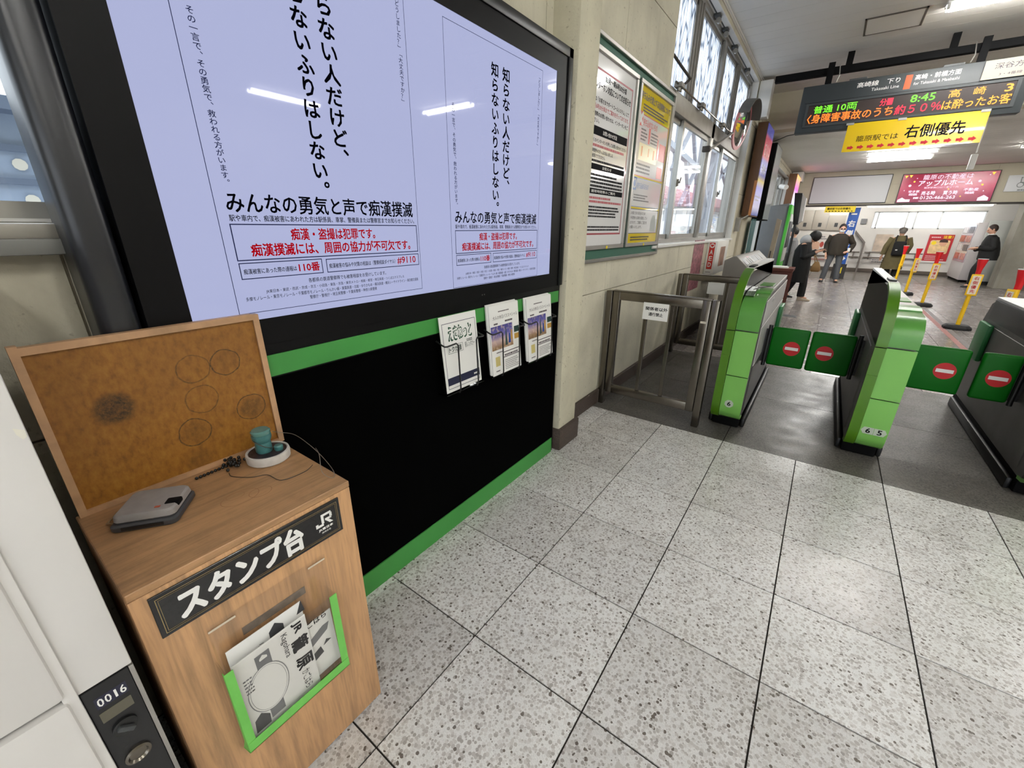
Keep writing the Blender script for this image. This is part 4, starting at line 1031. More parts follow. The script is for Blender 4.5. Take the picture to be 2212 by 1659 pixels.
ADDED_LIGHTS = [(3.0, 0.5, 'added out of view above the open tiled floor'), (5.6, 0.5, 'added out of view toward the right wall'), (3.0, -1.7, 'added behind the view above the left half'), (5.6, -1.7, 'added behind the view above the right half')]  # unseen fittings, added to brighten the near floor and left wall
fitting(2.30, 6.45, 3.6, lab='fluorescent fitting beside the square ceiling hatch')
fitting(5.23, 6.45, 3.6, lab='fluorescent fitting right of the hatch fitting, mirrored in the screen')
for x, y, w in ADDED_LIGHTS: fitting(x, y, 3.6, lab='fluorescent fitting '+w)
fitting(7.15, 4.3, 3.6, lab='fluorescent fitting turned lengthwise near the right wall', alongy=True)
fitting(2.05, 12.75, 3.05, 1.15, 'fluorescent fitting above the way out, nearer of the pair')
fitting(2.10, 13.9, 3.05, 1.15, 'fluorescent fitting above the way out, farther of the pair')
fitting(4.45, 13.0, 3.05, 1.15, 'fluorescent fitting at the right edge over the way out')
fitting(4.6, 10.2, 3.05, 1.15, 'fluorescent fitting in the row behind the header beam')
fitting(1.8, 10.2, 3.05, 1.15, 'fluorescent fitting behind the header beam over the aisle')
fitting(1.2, 18.6, 2.62, 1.15, 'fluorescent fitting on the low lobby ceiling by the left posters')
fitting(3.9, 18.6, 2.62, 1.15, 'fluorescent fitting on the low lobby ceiling by the window strip')
# ------------------------------------------------------------------ notice board on the left wall
XB = -0.148
nb = thing('notice_board', (XB, 3.05, 1.22), 'aluminium framed green notice board with two posters on the beige wall', 'notice board')
M_bgreen = mat('board_green', (38, 92, 72), 0.6)
build('board', MB().box(-0.17, -0.160, 2.22, 3.915, 1.228, 2.535), M_bgreen, nb)
for y0, y1, z0, z1 in ((2.2, 3.925, 2.525, 2.548), (2.2, 3.925, 1.212, 1.236), (2.2, 2.22, 1.236, 2.525), (3.905, 3.925, 1.236, 2.525)):
    build('frame_rail', MB().box(-0.17, -0.14, y0, y1, z0, z1), M_alu, nb, bevel=0.003, seg=1)
def poster_frame(y0, y1):
    for a, c, z0, z1 in ((y0, y1, 2.448, 2.476), (y0, y1, 1.300, 1.330), (y0, y0+0.03, 1.330, 2.448), (y1-0.03, y1, 1.330, 2.448)):
        build('poster_frame', MB().box(-0.158, -0.140, a, c, z0, z1), M_alu, nb, bevel=0.003, seg=1)
poster_frame(2.24, 3.035); poster_frame(3.085, 3.895)
for y in (2.70, 3.50): build('clip', MB().box(-0.140, -0.137, y-0.012, y+0.012, 1.302, 1.322), M_yellow, nb)
M_post = mat('poster_paper_glossy', (240, 239, 238), 0.12, coat=0.6)
pa = thing('poster', (XB, 2.63, 1.33), 'white intercom notice poster with dark red border on the notice board', 'poster')
build('sheet', MB().box(-0.158, -0.155, 2.27, 3.005, 1.330, 2.448), M_post, pa)
pl = FX(-0.155)
Print(pl).frame(2.30, 1.403, 2.965, 2.372, 0.011).done('red_border', mat('crimson_print', (150, 24, 42), 0.4), pa)
p = Print(pl)
p.text('始発～朝6時30分頃', 2.50, 2.318, 2.85, 2.352, 0.02).text('インターホン対応についてのお知らせ', 2.33, 2.262, 2.94, 2.305, 0.02)
p.text('は「お客さまサポートコールシステム」にて', 2.37, 2.195, 2.925, 2.222, 0.015).text('間帯のお問い合わせは、インターホンをご', 2.37, 2.116, 2.93, 2.142, 0.015).text('さい。', 2.37, 2.082, 2.45, 2.106, 0.015)
p.rect(2.32, 2.014, 2.94, 2.064).rect(2.32, 1.815, 2.94, 1.850).rect(2.32, 1.668, 2.94, 1.702)
for z, s in ((1.985, 'お近くのインターホンを押してお問い合わせください'), (1.925, '営業時間外のきっぷの払い戻しは'), (1.895, '事業者等でできません')): p.text(s, 2.33, z-0.012, 2.33+0.025*len(s), z+0.012, 0.01)
p.lines(2.33, 1.86, 2.92, 1.885, 1, 2).lines(2.33, 1.71, 2.92, 1.80, 4, 3, 0.6).lines(2.33, 1.52, 2.90, 1.60, 4, 4, 0.55).lines(2.33, 1.43, 2.93, 1.47, 2, 5, 0.55)
p.done('lettering', M_ink, pa)
p = Print(pl).text('朝6時30分頃までご案内を行っております。', 2.36, 2.156, 2.93, 2.184, 0.015).lines(2.33, 1.948, 2.93, 1.970, 1, 7, 0.7).lines(2.33, 1.612, 2.93, 1.66, 2, 8, 0.6)
p.done('red_lettering', mat('crimson_text', (176, 30, 44), 0.4), pa)
Print(pl, 0.0014).text('お問い合わせ方法', 2.52, 2.026, 2.75, 2.052, 0.02).text('お知らせ', 2.55, 1.823, 2.70, 1.842, 0.02).text('通常時間帯のご案内', 2.40, 1.676, 2.80, 1.694, 0.01).done('white_lettering', M_paper, pa)
pb = thing('poster', (XB, 3.49, 1.33), 'yellow bordered dangerous goods poster beside the window', 'poster')
build('sheet', MB().box(-0.158, -0.155, 3.115, 3.865, 1.330, 2.448), mat('poster_yellow_glossy', (236, 208, 24), 0.12, coat=0.6), pb)
Print(pl).rect(3.135, 1.845, 3.845, 2.272).rect(3.135, 1.615, 3.845, 1.832).rect(3.135, 1.405, 3.845, 1.600).done('white_panels', M_post, pb)
Print(pl, 0.0012).rect(3.19, 1.96, 3.62, 2.08).done('cream_panel', mat('cream_print', (240, 226, 170), 0.3), pb)
p = Print(pl, 0.0012).text('持ち込みを禁止する危険物について', 3.14, 2.365, 3.84, 2.415, 0.025).lines(3.2, 2.29, 3.8, 2.35, 3, 11, 0.5)
p.text('お客さまの安全のため', 3.16, 1.555, 3.50, 1.580, 0.015).text('手荷物の点検を実施してい', 3.16, 1.518, 3.56, 1.543, 0.015).text('ますので、ご理解とご協力を', 3.16, 1.481, 3.56, 1.506, 0.015).text('お願いいたします。', 3.16, 1.446, 3.44, 1.470, 0.015)
p.lines(3.18, 1.66, 3.6, 1.72, 3, 12, 0.5).lines(3.2, 1.35, 3.8, 1.39, 2, 13, 0.5).lines(3.2, 2.10, 3.34, 2.19, 4, 14, 0.5).lines(3.43, 2.10, 3.6, 2.19, 4, 15, 0.5).lines(3.17, 1.87, 3.55, 1.95, 3, 16, 0.5).frame(3.135, 1.405, 3.845, 1.600, 0.005)
p.done('lettering', mat('brown_black_print', (48, 38, 36), 0.4), pb)
p = Print(pl, 0.0013).rect(3.125, 2.19, 3.215, 2.285).text('持ち込めないもの', 3.23, 2.20, 3.56, 2.25, 0.02).rect(3.37, 2.09, 3.41, 2.20).rect(3.66, 2.0, 3.83, 2.13).rect(3.66, 1.86, 3.80, 1.95).rect(3.60, 2.0, 3.63, 2.15).frame(3.135, 1.845, 3.845, 2.272, 0.006)
p.done('red_print', mat('poster_red', (206, 62, 48), 0.35), pb)
Print(pl, 0.0020).text('×', 3.13, 2.195, 3.21, 2.28, 0.06).done('cross', M_paper, pb)
p = Print(pl, 0.0013).rect(3.13, 1.74, 3.215, 1.835).text('持ち込めるもの', 3.23, 1.755, 3.50, 1.80, 0.02).frame(3.135, 1.615, 3.845, 1.832, 0.005)
p.done('blue_print', mat('poster_blue', (92, 124, 176), 0.35), pb)
Print(pl, 0.0020).ring(3.172, 1.788, 0.036, 0.012).done('circle', M_paper, pb)
Print(pl, 0.0015).rect(3.40, 2.0, 3.42, 2.06).rect(3.24, 1.99, 3.27, 2.06).rect(3.52, 1.99, 3.55, 2.06).done('orange_print', mat('poster_orange', (232, 150, 50), 0.35), pb)
Print(pl, 0.0015).poly([(3.66, 1.42), (3.80, 1.42), (3.80, 1.5), (3.76, 1.56), (3.70, 1.56), (3.66, 1.5)]).done('figures_print', mat('poster_grey', (178, 184, 178), 0.35), pb)

# ------------------------------------------------------------------ window winding gear, mirror, boxes along the left wall
wr = thing('window_winder', (-0.22, 5.6, 2.7), 'metal rod with brackets for winding open the upper windows', 'window gear')
build('rod', MB().cyl((-0.22, 4.10, 2.69), (-0.22, 7.62, 2.69), 0.009, n=10), M_steel, wr, smooth=True)
for y in (4.22, 5.05, 6.15, 7.0):
    build('bracket', MB().box(-0.255, -0.185, y-0.055, y+0.055, 2.665, 2.705).cyl((-0.215, y-0.03, 2.665), (-0.215, y-0.03, 2.635), 0.016, n=10).cyl((-0.215, y+0.03, 2.665), (-0.215, y+0.03, 2.64), 0.012, n=10), M_alup, wr, bevel=0.004, seg=1)
build('crank_arm', MB().tube([(-0.20, 3.88, 2.83), (-0.19, 4.10, 2.80), (-0.185, 4.40, 2.775), (-0.21, 4.33, 2.72)], 0.012, 8), mat('dark_metal', (60, 54, 48), 0.5, 0.5), wr, smooth=True)
for y in (5.22, 5.62, 6.2, 7.16):
    t = thing('window_actuator', (-0.235, y, 3.5), {5.22: 'nearest dark bracket on the rail above the frosted windows', 5.62: 'second dark bracket on the rail above the frosted windows', 6.2: 'third dark bracket on the rail above the frosted windows', 7.16: 'farthest dark bracket on the rail, by the white box'}[y], 'bracket', 'brackets above the frosted windows')
    build('clamp', MB().box(-0.262, -0.20, y-0.05, y+0.05, 3.50, 3.55), M_dkgrey, t, bevel=0.008)
    build('roller', MB().cyl((-0.215, y-0.02, 3.475), (-0.215, y+0.02, 3.475), 0.025, n=12), M_alu, t, smooth=True)
o = build('curtain_rail', MB().cyl((-0.235, 3.9, 3.535), (-0.235, 7.8, 3.535), 0.012, n=8), M_dkgrey); tag(o, 'dark rail running along the top of the frosted windows', 'rail')
cmx = thing('convex_mirror', (-0.17, 5.6, 2.35), 'round convex safety mirror on an arm by the tall window', 'mirror')
nrm = Vector((0.985, -0.10, -0.14)).normalized(); mc = Vector((-0.075, 6.6, 2.74))
build('mirror_face', MB().lathe([(0.0, 0.055), (0.10, 0.050), (0.19, 0.034), (0.265, 0.004), (0.265, 0.0), (0.0, 0.0)], mc, 32, nrm), mat('mirror_chrome', (216, 216, 216), 0.04, 1.0), cmx, smooth=True)
build('mirror_rim', MB().lathe([(0.262, -0.012), (0.287, -0.008), (0.290, 0.010), (0.270, 0.012)], mc, 32, nrm), mat('mirror_rim_pink', (196, 120, 122), 0.5), cmx, smooth=True)
build('mirror_back', MB().lathe([(0.0, -0.03), (0.18, -0.028), (0.275, -0.012), (0.275, -0.004), (0.0, -0.004)], mc, 32, nrm), M_dkgrey, cmx, smooth=True)
up = Vector((0, 0, 1)); sd = nrm.cross(up).normalized(); u2 = sd.cross(nrm)
rings = []
for k in range(13):
    a = math.radians(20+140*k/12); d = sd*math.cos(a)+u2*math.sin(a)
    rings.append([mc+d*0.292, mc+d*0.292+nrm*0.13, mc+d*0.298+nrm*0.13, mc+d*0.298])
build('hood', MB().loft(rings), mat('hood_grey', (92, 90, 84), 0.5), cmx, smooth=True)
build('arm', MB().tube([(-0.17, 5.49, 2.32), (-0.14, 5.7, 2.40), (-0.11, 6.58, 2.70)], 0.014, 8), M_alup, cmx, smooth=True)
build('wall_plate', MB().box(-0.25, -0.165, 5.465, 5.525, 2.30, 2.36), MATS['dark_metal'], cmx, bevel=0.004)
o = build('junction_box', MB().box(-0.165, 0.015, 7.91, 8.12, 3.06, 3.55), M_white, bevel=0.012); tag(o, 'white metal box on the wall corner above the brown light box', 'box')
o = build('air_duct_box', MB().box(-0.15, 0.14, 15.9, 16.55, 2.78, 3.04), M_white, bevel=0.012); tag(o, 'white box under the far ceiling beside the blank board', 'box')
M_brown = mat('brown_laminate', (104, 70, 44), 0.5, var=0.12, vscale=5)
M_ad = None
def adbox(x0, x1, y0, y1, z0, z1, lab, m, ed, nm='advert_light_box'):
    t = thing(nm, ((x0+x1)/2, (y0+y1)/2, z0), lab, 'light box')
    build('case', MB().box(x0, x1, y0, y1, z0, z1), M_brown if ed else M_blackm, t, bevel=0.004)
    build('lit_face', MB().box(x1, x1+0.006, y0+0.02, y1-0.02, z0+0.02, z1-0.02), m, t)
    return t
g = NG('blue_red_advert')
s_ = g.n('ShaderNodeSeparateXYZ'); g.l(g.pos, s_.inputs[0])
c = g.ramp(g.rng(s_.outputs[2], 1.66, 3.04, 0, 1), [(0.0, (70, 74, 150)), (0.10, (196, 190, 214)), (0.32, (150, 150, 206)), (0.40, (190, 170, 90)), (0.46, (40, 44, 130)), (0.62, (60, 60, 150)), (0.66, (176, 52, 60)), (0.86, (170, 60, 80)), (0.90, (70, 74, 150)), (1.0, (56, 60, 140))])
g.l(c, g.b.inputs['Base Color']); g.l(c, g.b.inputs['Emission Color']); g.b.inputs['Emission Strength'].default_value = 0.35; g.b.inputs['Roughness'].default_value = 0.2
t = adbox(-0.125, 0.02, 8.2, 9.0, 1.645, 3.05, 'brown sided advertising light box with blue and red picture', g.m, True)
pl = FX(0.026)
Print(pl, 0.001).text('おいしい', 8.30, 2.58, 8.90, 2.78, 0.02).text('手続き', 8.35, 2.32, 8.85, 2.46, 0.02).lines(8.25, 1.9, 8.95, 2.0, 2, 31).done('advert_lettering', M_paper, t)
build('orange_edge', MB().box(-0.02, 0.022, 8.19, 8.2, 1.66, 2.2), mat('orange_wood_edge', (196, 132, 76), 0.5), t)
t = adbox(-0.16, 0.05, 9.52, 10.40, 1.60, 2.93, 'black cased glass display panel behind the brown light box', mat('pale_display_glass', (166, 172, 170), 0.15), False, 'glass_display_case')
g = NG('pink_advert'); s_ = g.n('ShaderNodeSeparateXYZ'); g.l(g.pos, s_.inputs[0])
c = g.ramp(g.rng(s_.outputs[2], 1.98, 2.86, 0, 1), [(0.0, (120, 110, 206)), (0.35, (214, 206, 240)), (0.6, (200, 84, 170)), (1.0, (236, 170, 90))])
g.l(c, g.b.inputs['Base Color']); g.l(c, g.b.inputs['Emission Color']); g.b.inputs['Emission Strength'].default_value = 0.9
adbox(-0.1, 0.09, 14.6, 15.9, 1.95, 2.88, 'small far advertising light box glowing orange and violet', g.m, True)

# AED cabinet and the pink poster behind it
M_aed = mat('aed_box_white', (232, 230, 222), 0.4)
ae = thing('aed_box', (-0.1, 6.5, 0.83), 'white AED box with red label mounted on the wall under the window', 'AED box')
build('case', MB().box(-0.168, -0.035, 6.21, 7.0, 0.83, 1.285), M_aed, ae, bevel=0.006)
pl = FY(6.21)
Print(pl, 0.0008).rect(-0.138, 0.905, -0.066, 1.262).done('red_label', mat('aed_red', (206, 52, 40), 0.4), ae)
p = Print(pl, 0.0014).disc(-0.102, 1.222, 0.031, 28)
for i, ch in enumerate('AED'): p.text(ch, -0.122, 1.105-0.085*i, -0.082, 1.165-0.085*i, 0.03)
p.done('label_lettering', M_paper, ae)
Print(pl, 0.0020).poly([(-0.102, 1.200), (-0.082, 1.222), (-0.082, 1.234), (-0.092, 1.240), (-0.102, 1.232), (-0.112, 1.240), (-0.122, 1.234), (-0.122, 1.222)]).done('heart', MATS['aed_red'], ae)
Print(pl, 0.0008).lines(-0.14, 0.86, -0.07, 0.872, 1, 41).done('small_print', M_ink, ae)
Print(FX(-0.035), 0.0008).rect(6.45, 0.93, 6.80, 1.20).done('picture', mat('aed_picture', (150, 112, 92), 0.5, var=0.5, vscale=12), ae)
o = build('pink_poster', MB().box(-0.170, -0.167, 5.475, 6.00, 0.665, 1.305), mat('dark_pink_collage', (150, 96, 104), 0.4, var=0.75, vscale=22), None)
tag(o, 'dark pink picture poster on the wall left of the AED box', 'poster')

# ------------------------------------------------------------------ hanging beam, LED board and signs
bm_ = thing('hanging_beam', (1.5, 7.5, 3.42), 'black steel beam on short hangers under the white ceiling', 'beam')
build('beam', MB().box(0.10, 4.6, 7.44, 7.52, 3.375, 3.455), M_blackm, bm_, bevel=0.004, seg=1)
for x in (0.92, 1.90, 2.9, 3.9): build('hanger', MB().box(x-0.035, x+0.035, 7.45, 7.51, 3.455, 3.6), M_blackm, bm_)
ld = thing('led_board', (1.55, 7.42, 2.7), 'grey LED departure board with green and orange lettering', 'display board')
M_ledc = mat('led_case_grey', (50, 55, 57), 0.45, var=0.03)
build('case', MB().box(0.479, 2.634, 7.38, 7.52, 2.70, 3.255), M_ledc, ld, bevel=0.006)
for x in (0.74, 2.17): build('suspension_arm', MB().box(x-0.035, x+0.035, 7.40, 7.44, 3.25, 3.50), M_blackm, ld)
for x in (1.06, 1.95): build('roof_bracket', MB().box(x-0.09, x+0.09, 7.39, 7.5, 3.255, 3.275), M_dkgrey, ld)
for x in (0.83, 2.08): build('safety_wire', MB().tube([(x, 7.375, 3.26), (x+0.02, 7.37, 3.33), (x, 7.40, 3.46)], 0.006, 6), M_alu, ld)
YS = 7.38
build('front_rim', MB().box(0.555, 2.56, YS-0.012, YS, 2.765, 2.79).box(0.555, 2.56, YS-0.012, YS, 3.022, 3.045).box(0.555, 0.588, YS-0.012, YS, 2.79, 3.022).box(2.525, 2.56, YS-0.012, YS, 2.79, 3.022), M_ledc, ld)
pl = FY(YS)
Print(pl, 0.001).rect(0.588, 2.79, 2.525, 3.022).done('led_matrix', mat('led_matrix_brown', (40, 26, 22), 0.5), ld)
def led(name, col, e): return mat(name, (20, 20, 20), 0.5, emit=col, estr=e)
Print(pl, 0.003).text('普通', 0.655, 2.922, 0.862, 3.008, 0.012).text('10両', 0.915, 2.922, 1.118, 3.004, 0.012).text('8:45', 1.645, 2.925, 1.868, 3.002, 0.02).done('green_leds', led('led_green', (110, 240, 40), 1.0), ld)
Print(pl, 0.003).text('高', 1.985, 2.925, 2.085, 3.006, 0.012).text('崎', 2.195, 2.925, 2.292, 3.002, 0.012).text('3', 2.448, 2.925, 2.508, 2.998, 0.03).text('は酔ったお客', 1.955, 2.806, 2.522, 2.905, 0.012).done('orange_leds', led('led_orange', (255, 166, 40), 1.0), ld)
Print(pl, 0.003).text('〈身障害事故のうち', 0.600, 2.808, 1.500, 2.912, 0.012).done('amber_leds', led('led_amber', (255, 120, 36), 1.0), ld)
Print(pl, 0.003).text('約５０％', 1.522, 2.806, 1.948, 2.908, 0.014).text('分', 1.352, 2.924, 1.415, 3.0, 0.02).rect(1.420, 2.926, 1.477, 3.0).done('red_leds', led('led_red', (240, 24, 60), 1.0), ld)
Print(pl, 0.001).rect(0.53, 3.052, 2.6, 3.056).done('seam', M_blackm, ld)
Print(pl, 0.0015).text('高崎線　下り', 1.070, 3.160, 1.490, 3.216, 0.012).text('Takasaki Line', 1.225, 3.105, 1.494, 3.138, 0.0).text('高崎・前橋方面', 1.628, 3.160, 2.03, 3.214, 0.014).text('for Takasaki & Maebashi', 1.628, 3.108, 2.03, 3.138, 0.0).done('white_lettering', M_paper, ld)
Print(pl, 0.0015).rect(1.540, 3.076, 1.602, 3.222).done('line_colour', mat('line_orange', (232, 84, 30), 0.4), ld)
dp = thing('direction_plate', (2.43, 7.37, 3.06), 'cream plate taped on the right end of the LED board', 'sign')
build('plate', MB().box(2.213, 2.66, 7.366, 7.372, 3.062, 3.246), mat('cream_plate', (168, 160, 146), 0.6), dp)
pl = FY(7.366)
Print(pl, 0.001).text('深谷方面', 2.30, 3.155, 2.60, 3.212, 0.0).text('3・4番線', 2.35, 3.088, 2.53, 3.116, 0.0).done('lettering', mat('purple_grey_print', (58, 52, 72), 0.6), dp)
ys_ = thing('priority_sign', (1.73, 7.35, 2.42), 'yellow keep right sign with red arrows hanging under the LED board', 'sign')
YY = 7.342
build('panel', MB().box(1.080, 2.39, YY, YY+0.004, 2.420, 2.752), mat('laminated_yellow', (220, 186, 8), 0.2, coat=0.3), ys_)
for x in (1.10, 1.62, 2.35): build('clip', MB().box(x-0.04, x+0.04, YY-0.006, YY+0.03, 2.735, 2.76), M_alu, ys_)
pl = FY(YY)
Print(pl, 0.001).text('籠原駅では', 1.205, 2.532, 1.625, 2.600, 0.0).text('右側優先', 1.685, 2.530, 2.222, 2.668, 0.015).done('lettering', M_ink, ys_)
p = Print(pl, 0.001)
for k in range(12):
    x = 1.13+k*0.1045; z = 2.468
    p.poly([(x, z-0.014), (x+0.034, z-0.014), (x+0.034, z-0.027), (x+0.070, z), (x+0.034, z+0.027), (x+0.034, z+0.014), (x, z+0.014)])
p.done('red_arrows', M_red, ys_)
sn = thing('hanging_switch', (2.72, 9.6, 2.35), 'small white box hanging on a thin rod under the far ceiling', 'switch')
build('rod', MB().cyl((2.735, 9.6, 2.56), (2.735, 9.6, 3.05), 0.008, n=8), M_white, sn)
build('box', MB().box(2.69, 2.765, 9.57, 9.63, 2.33, 2.545), M_white, sn, bevel=0.01)
o = build('cable', MB().tube(curve_pts([(0.46, 8.95, 3.35), (0.40, 9.0, 3.0), (0.20, 9.25, 2.98), (0.07, 9.4, 2.96), (-0.02, 9.48, 2.95)]), 0.007, 6), M_black); tag(o, 'thin black cable hanging from the header beam', 'cable')
# ------------------------------------------------------------------ staff counter console, ticket machine, monitor, table
M_con = mat('console_grey', (118, 112, 104), 0.5, var=0.06)
cs = thing('staff_console', (0.2, 6.5, 0), 'grey staff console with sloped control panel behind the left barrier', 'console')
build('body', MB().prism([(0.20, 0.0), (0.45, 0.0), (0.45, 0.94), (0.475, 0.985), (0.475, 1.0), (0.33, 1.13), (0.295, 1.13), (0.20, 1.075)], 'y', 5.55, 7.55), M_con, cs, bevel=0.004, seg=1)
build('ledge', MB().box(0.44, 0.53, 5.60, 7.5, 0.972, 0.992), M_gw, cs, bevel=0.004)
d = Vector((0.475-0.315, 0, 1.0-1.13)).normalized(); nn = Vector((-d.z, 0, d.x))
for k, (y, w, m) in enumerate(((5.75, 0.10, M_black), (5.95, 0.05, M_grey), (6.08, 0.05, M_black), (6.3, 0.10, M_grey), (6.55, 0.14, M_black), (6.85, 0.12, M_black), (7.2, 0.10, M_grey))):
    c = Vector((0.395, y, 1.065))+nn*0.003
    build('control_key', MB().obox(c, d*0.06, Vector((0, w, 0)), nn*0.004), m, cs)
build('pink_label', MB().obox(Vector((0.355, 6.15, 1.098))+nn*0.003, d*0.02, Vector((0, 0.10, 0)), nn*0.004), mat('pink_label', (176, 128, 136), 0.5), cs)
build('bracket', MB().box(0.46, 0.50, 5.58, 5.66, 0.985, 1.03), M_gw, cs, bevel=0.006)
tmch = thing('ticket_machine', (0.2, 11.0, 0), 'tall grey ticket machine with a bright green front edge', 'ticket machine')
build('cabinet', MB().prism([(10.95, 0.0), (11.9, 0.0), (11.9, 1.9), (10.95, 1.9)], 'x', -0.12, 0.345), mat('machine_grey', (112, 114, 116), 0.5, var=0.04), tmch, bevel=0.006)
build('green_edge', MB().box(0.345, 0.40, 10.93, 11.92, 0.0, 1.93), mat('machine_green', (74, 176, 58), 0.4), tmch, bevel=0.006)
build('front_plate', MB().box(0.40, 0.415, 11.0, 11.85, 0.75, 1.75), M_gw, tmch)
for y in (11.05, 11.3, 11.55): build('front_panel', MB().box(0.415, 0.43, y, y+0.2, 1.05, 1.6), M_dkgrey, tmch, bevel=0.005)
o = build('slope_hood', MB().prism([(-0.12, 1.9), (0.34, 1.9), (0.34, 1.96)], 'y', 10.96, 11.9), mat('machine_grey'), tmch)
lb = thing('leaning_board', (0.34, 9.3, 0), 'narrow cream board leaning beside the ticket machine', 'board')
build('board', MB().prism([(0.285, 0.0), (0.36, 0.0), (0.40, 1.60), (0.32, 1.63)], 'y', 9.30, 9.36), mat('cream_board', (176, 164, 142), 0.6, var=0.1), lb)
build('handle', MB().prism([(0.318, 0.75), (0.334, 0.75), (0.342, 1.05), (0.326, 1.05)], 'y', 9.285, 9.30), M_dkgrey, lb)
mo = thing('stand_monitor', (0.58, 10.55, 0), 'black upright monitor on a pole beside the ticket machine', 'monitor')
build('housing', MB().prism([(0.52, 1.53), (0.605, 1.53), (0.565, 2.12), (0.43, 2.13)], 'y', 10.4, 10.7), M_black, mo, bevel=0.006)
build('screen_edge', MB().prism([(0.606, 1.56), (0.665, 1.60), (0.645, 2.03), (0.568, 2.10)], 'y', 10.41, 10.69), M_gw, mo)
build('pole', MB().cyl((0.56, 10.55, 0.02), (0.55, 10.55, 1.54), 0.025, n=10), M_black, mo)
build('foot', MB().lathe([(0.13, 0), (0.13, 0.015), (0.03, 0.03), (0.0, 0.03)], (0.58, 10.55, 0.0), 20), M_black, mo)
M_tw = mat('dark_red_wood', (92, 42, 28), 0.5, var=0.12)
tb = thing('wooden_table', (0.5, 9.85, 0), 'small dark red wooden table behind the left barrier', 'table')
build('table_top', MB().box(0.28, 0.76, 9.55, 10.15, 0.66, 0.72), M_tw, tb, bevel=0.004, seg=1)
for x, y in ((0.31, 9.58), (0.69, 9.58), (0.31, 10.08), (0.69, 10.08)): build('leg', MB().box(x, x+0.045, y, y+0.045, 0, 0.66), M_tw, tb)
build('apron', MB().box(0.33, 0.72, 9.59, 9.61, 0.56, 0.66), M_tw, tb)
o = build('paper_stack', MB().box(0.36, 0.66, 9.62, 9.92, 0.72, 0.735).box(0.38, 0.63, 9.65, 9.95, 0.735, 0.745), M_paper); tag(o, 'white papers lying on the dark red table', 'paper')
cam_ = thing('wall_camera', (-0.1, 12.9, 2.42), 'small white bullet camera on the window frame beyond the counter', 'camera')
build('bracket', MB().box(-0.17, -0.08, 12.9, 12.98, 2.38, 2.46), M_grey, cam_); build('body', MB().cyl((-0.08, 12.86, 2.44), (0.06, 12.66, 2.40), 0.055, n=14), M_white, cam_, smooth=True)
o = build('door_closer', MB().box(-0.17, -0.10, 8.02, 8.12, 1.40, 1.62).bar((-0.12, 8.07, 1.58), (0.0, 8.1, 1.66), 0.02, 0.02), M_alup); tag(o, 'small metal latch on the wall under the brown light box', 'latch')
o = build('glass_screen', MB().box(-0.05, -0.04, 8.98, 9.5, 0.75, 1.62), mat('teal_edge_glass', (70, 120, 118), 0.15)); tag(o, 'teal tinted glass screen beside the beige wall pillar', 'screen')

# ------------------------------------------------------------------ header wall billboards and signs
YB = 16.56
bb1 = thing('billboard', (1.33, YB, 2.19), 'blank white billboard on the far header wall', 'billboard')
M_bf = mat('billboard_frame_dark', (40, 36, 32), 0.5)
build('frame', MB().box(0.395, 2.265, YB, 16.6, 2.172, 2.925), M_bf, bb1)
build('panel', MB().box(0.412, 2.248, YB-0.012, YB, 2.19, 2.907), mat('blank_acrylic', (196, 197, 197), 0.4), bb1)
bb2 = thing('billboard', (3.43, YB, 2.17), 'glowing crimson estate agent billboard with white lettering', 'billboard')
build('frame', MB().box(2.476, 4.385, YB, 16.6, 2.155, 2.905), M_bf, bb2)
g = NG('crimson_lit_panel')
s_ = g.n('ShaderNodeSeparateXYZ'); g.l(g.pos, s_.inputs[0])
c = g.ramp(g.rng(s_.outputs[2], 2.17, 2.89, 0, 1), [(0.0, (150, 14, 70)), (0.5, (206, 20, 84)), (1.0, (168, 12, 56))])
g.b.inputs['Base Color'].default_value = rgb(70, 4, 26); g.l(c, g.b.inputs['Emission Color']); g.b.inputs['Emission Strength'].default_value = 0.40; g.b.inputs['Roughness'].default_value = 0.2
M_cr = g.m
face = build('lit_panel', MB().box(2.494, 4.367, YB-0.012, YB, 2.172, 2.888), M_cr, bb2)
pl = FY(YB-0.012)
M_lw = mat('lit_white', (200, 190, 200), 0.5, emit=(255, 222, 246), estr=0.5)
p = Print(pl, 0.002).text('籠原の不動産は', 2.92, 2.735, 3.90, 2.86, 0.0).text('アップルホーム', 2.86, 2.575, 3.93, 2.725, 0.02)
p.text('籠原駅南口ロータリー内', 3.0, 2.515, 3.68, 2.558, 0.0).text('空き家', 2.70, 2.42, 2.93, 2.48, 0.02).text('相談', 2.72, 2.345, 2.90, 2.405, 0.02).text('売る時', 2.98, 2.35, 3.26, 2.45, 0.02).text('買う時', 3.42, 2.35, 3.70, 2.45, 0.02).text('不動産', 3.80, 2.43, 4.08, 2.50, 0.02).text('相談', 3.84, 2.355, 4.02, 2.415, 0.02)
p.text('0120-466-263', 2.98, 2.245, 3.68, 2.325, 0.02).lines(2.97, 2.195, 3.66, 2.215, 1, 51).lines(2.84, 2.26, 2.95, 2.31, 1, 52, 0.9).disc(2.69, 2.60, 0.03, 16).disc(4.05, 2.66, 0.03, 16).disc(2.80, 2.78, 0.012).disc(4.2, 2.8, 0.012).disc(2.6, 2.48, 0.012).disc(4.18, 2.42, 0.012)
def house(p, x, z, s):
    p.poly([(x-s, z), (x+s, z), (x+s, z+s*0.7), (x, z+s*1.35), (x-s, z+s*0.7)])
house(p, 2.60, 2.185, 0.085); house(p, 4.22, 2.185, 0.10); p.rect(2.68, 2.185, 2.78, 2.25)
p.done('lettering', M_lw, bb2)
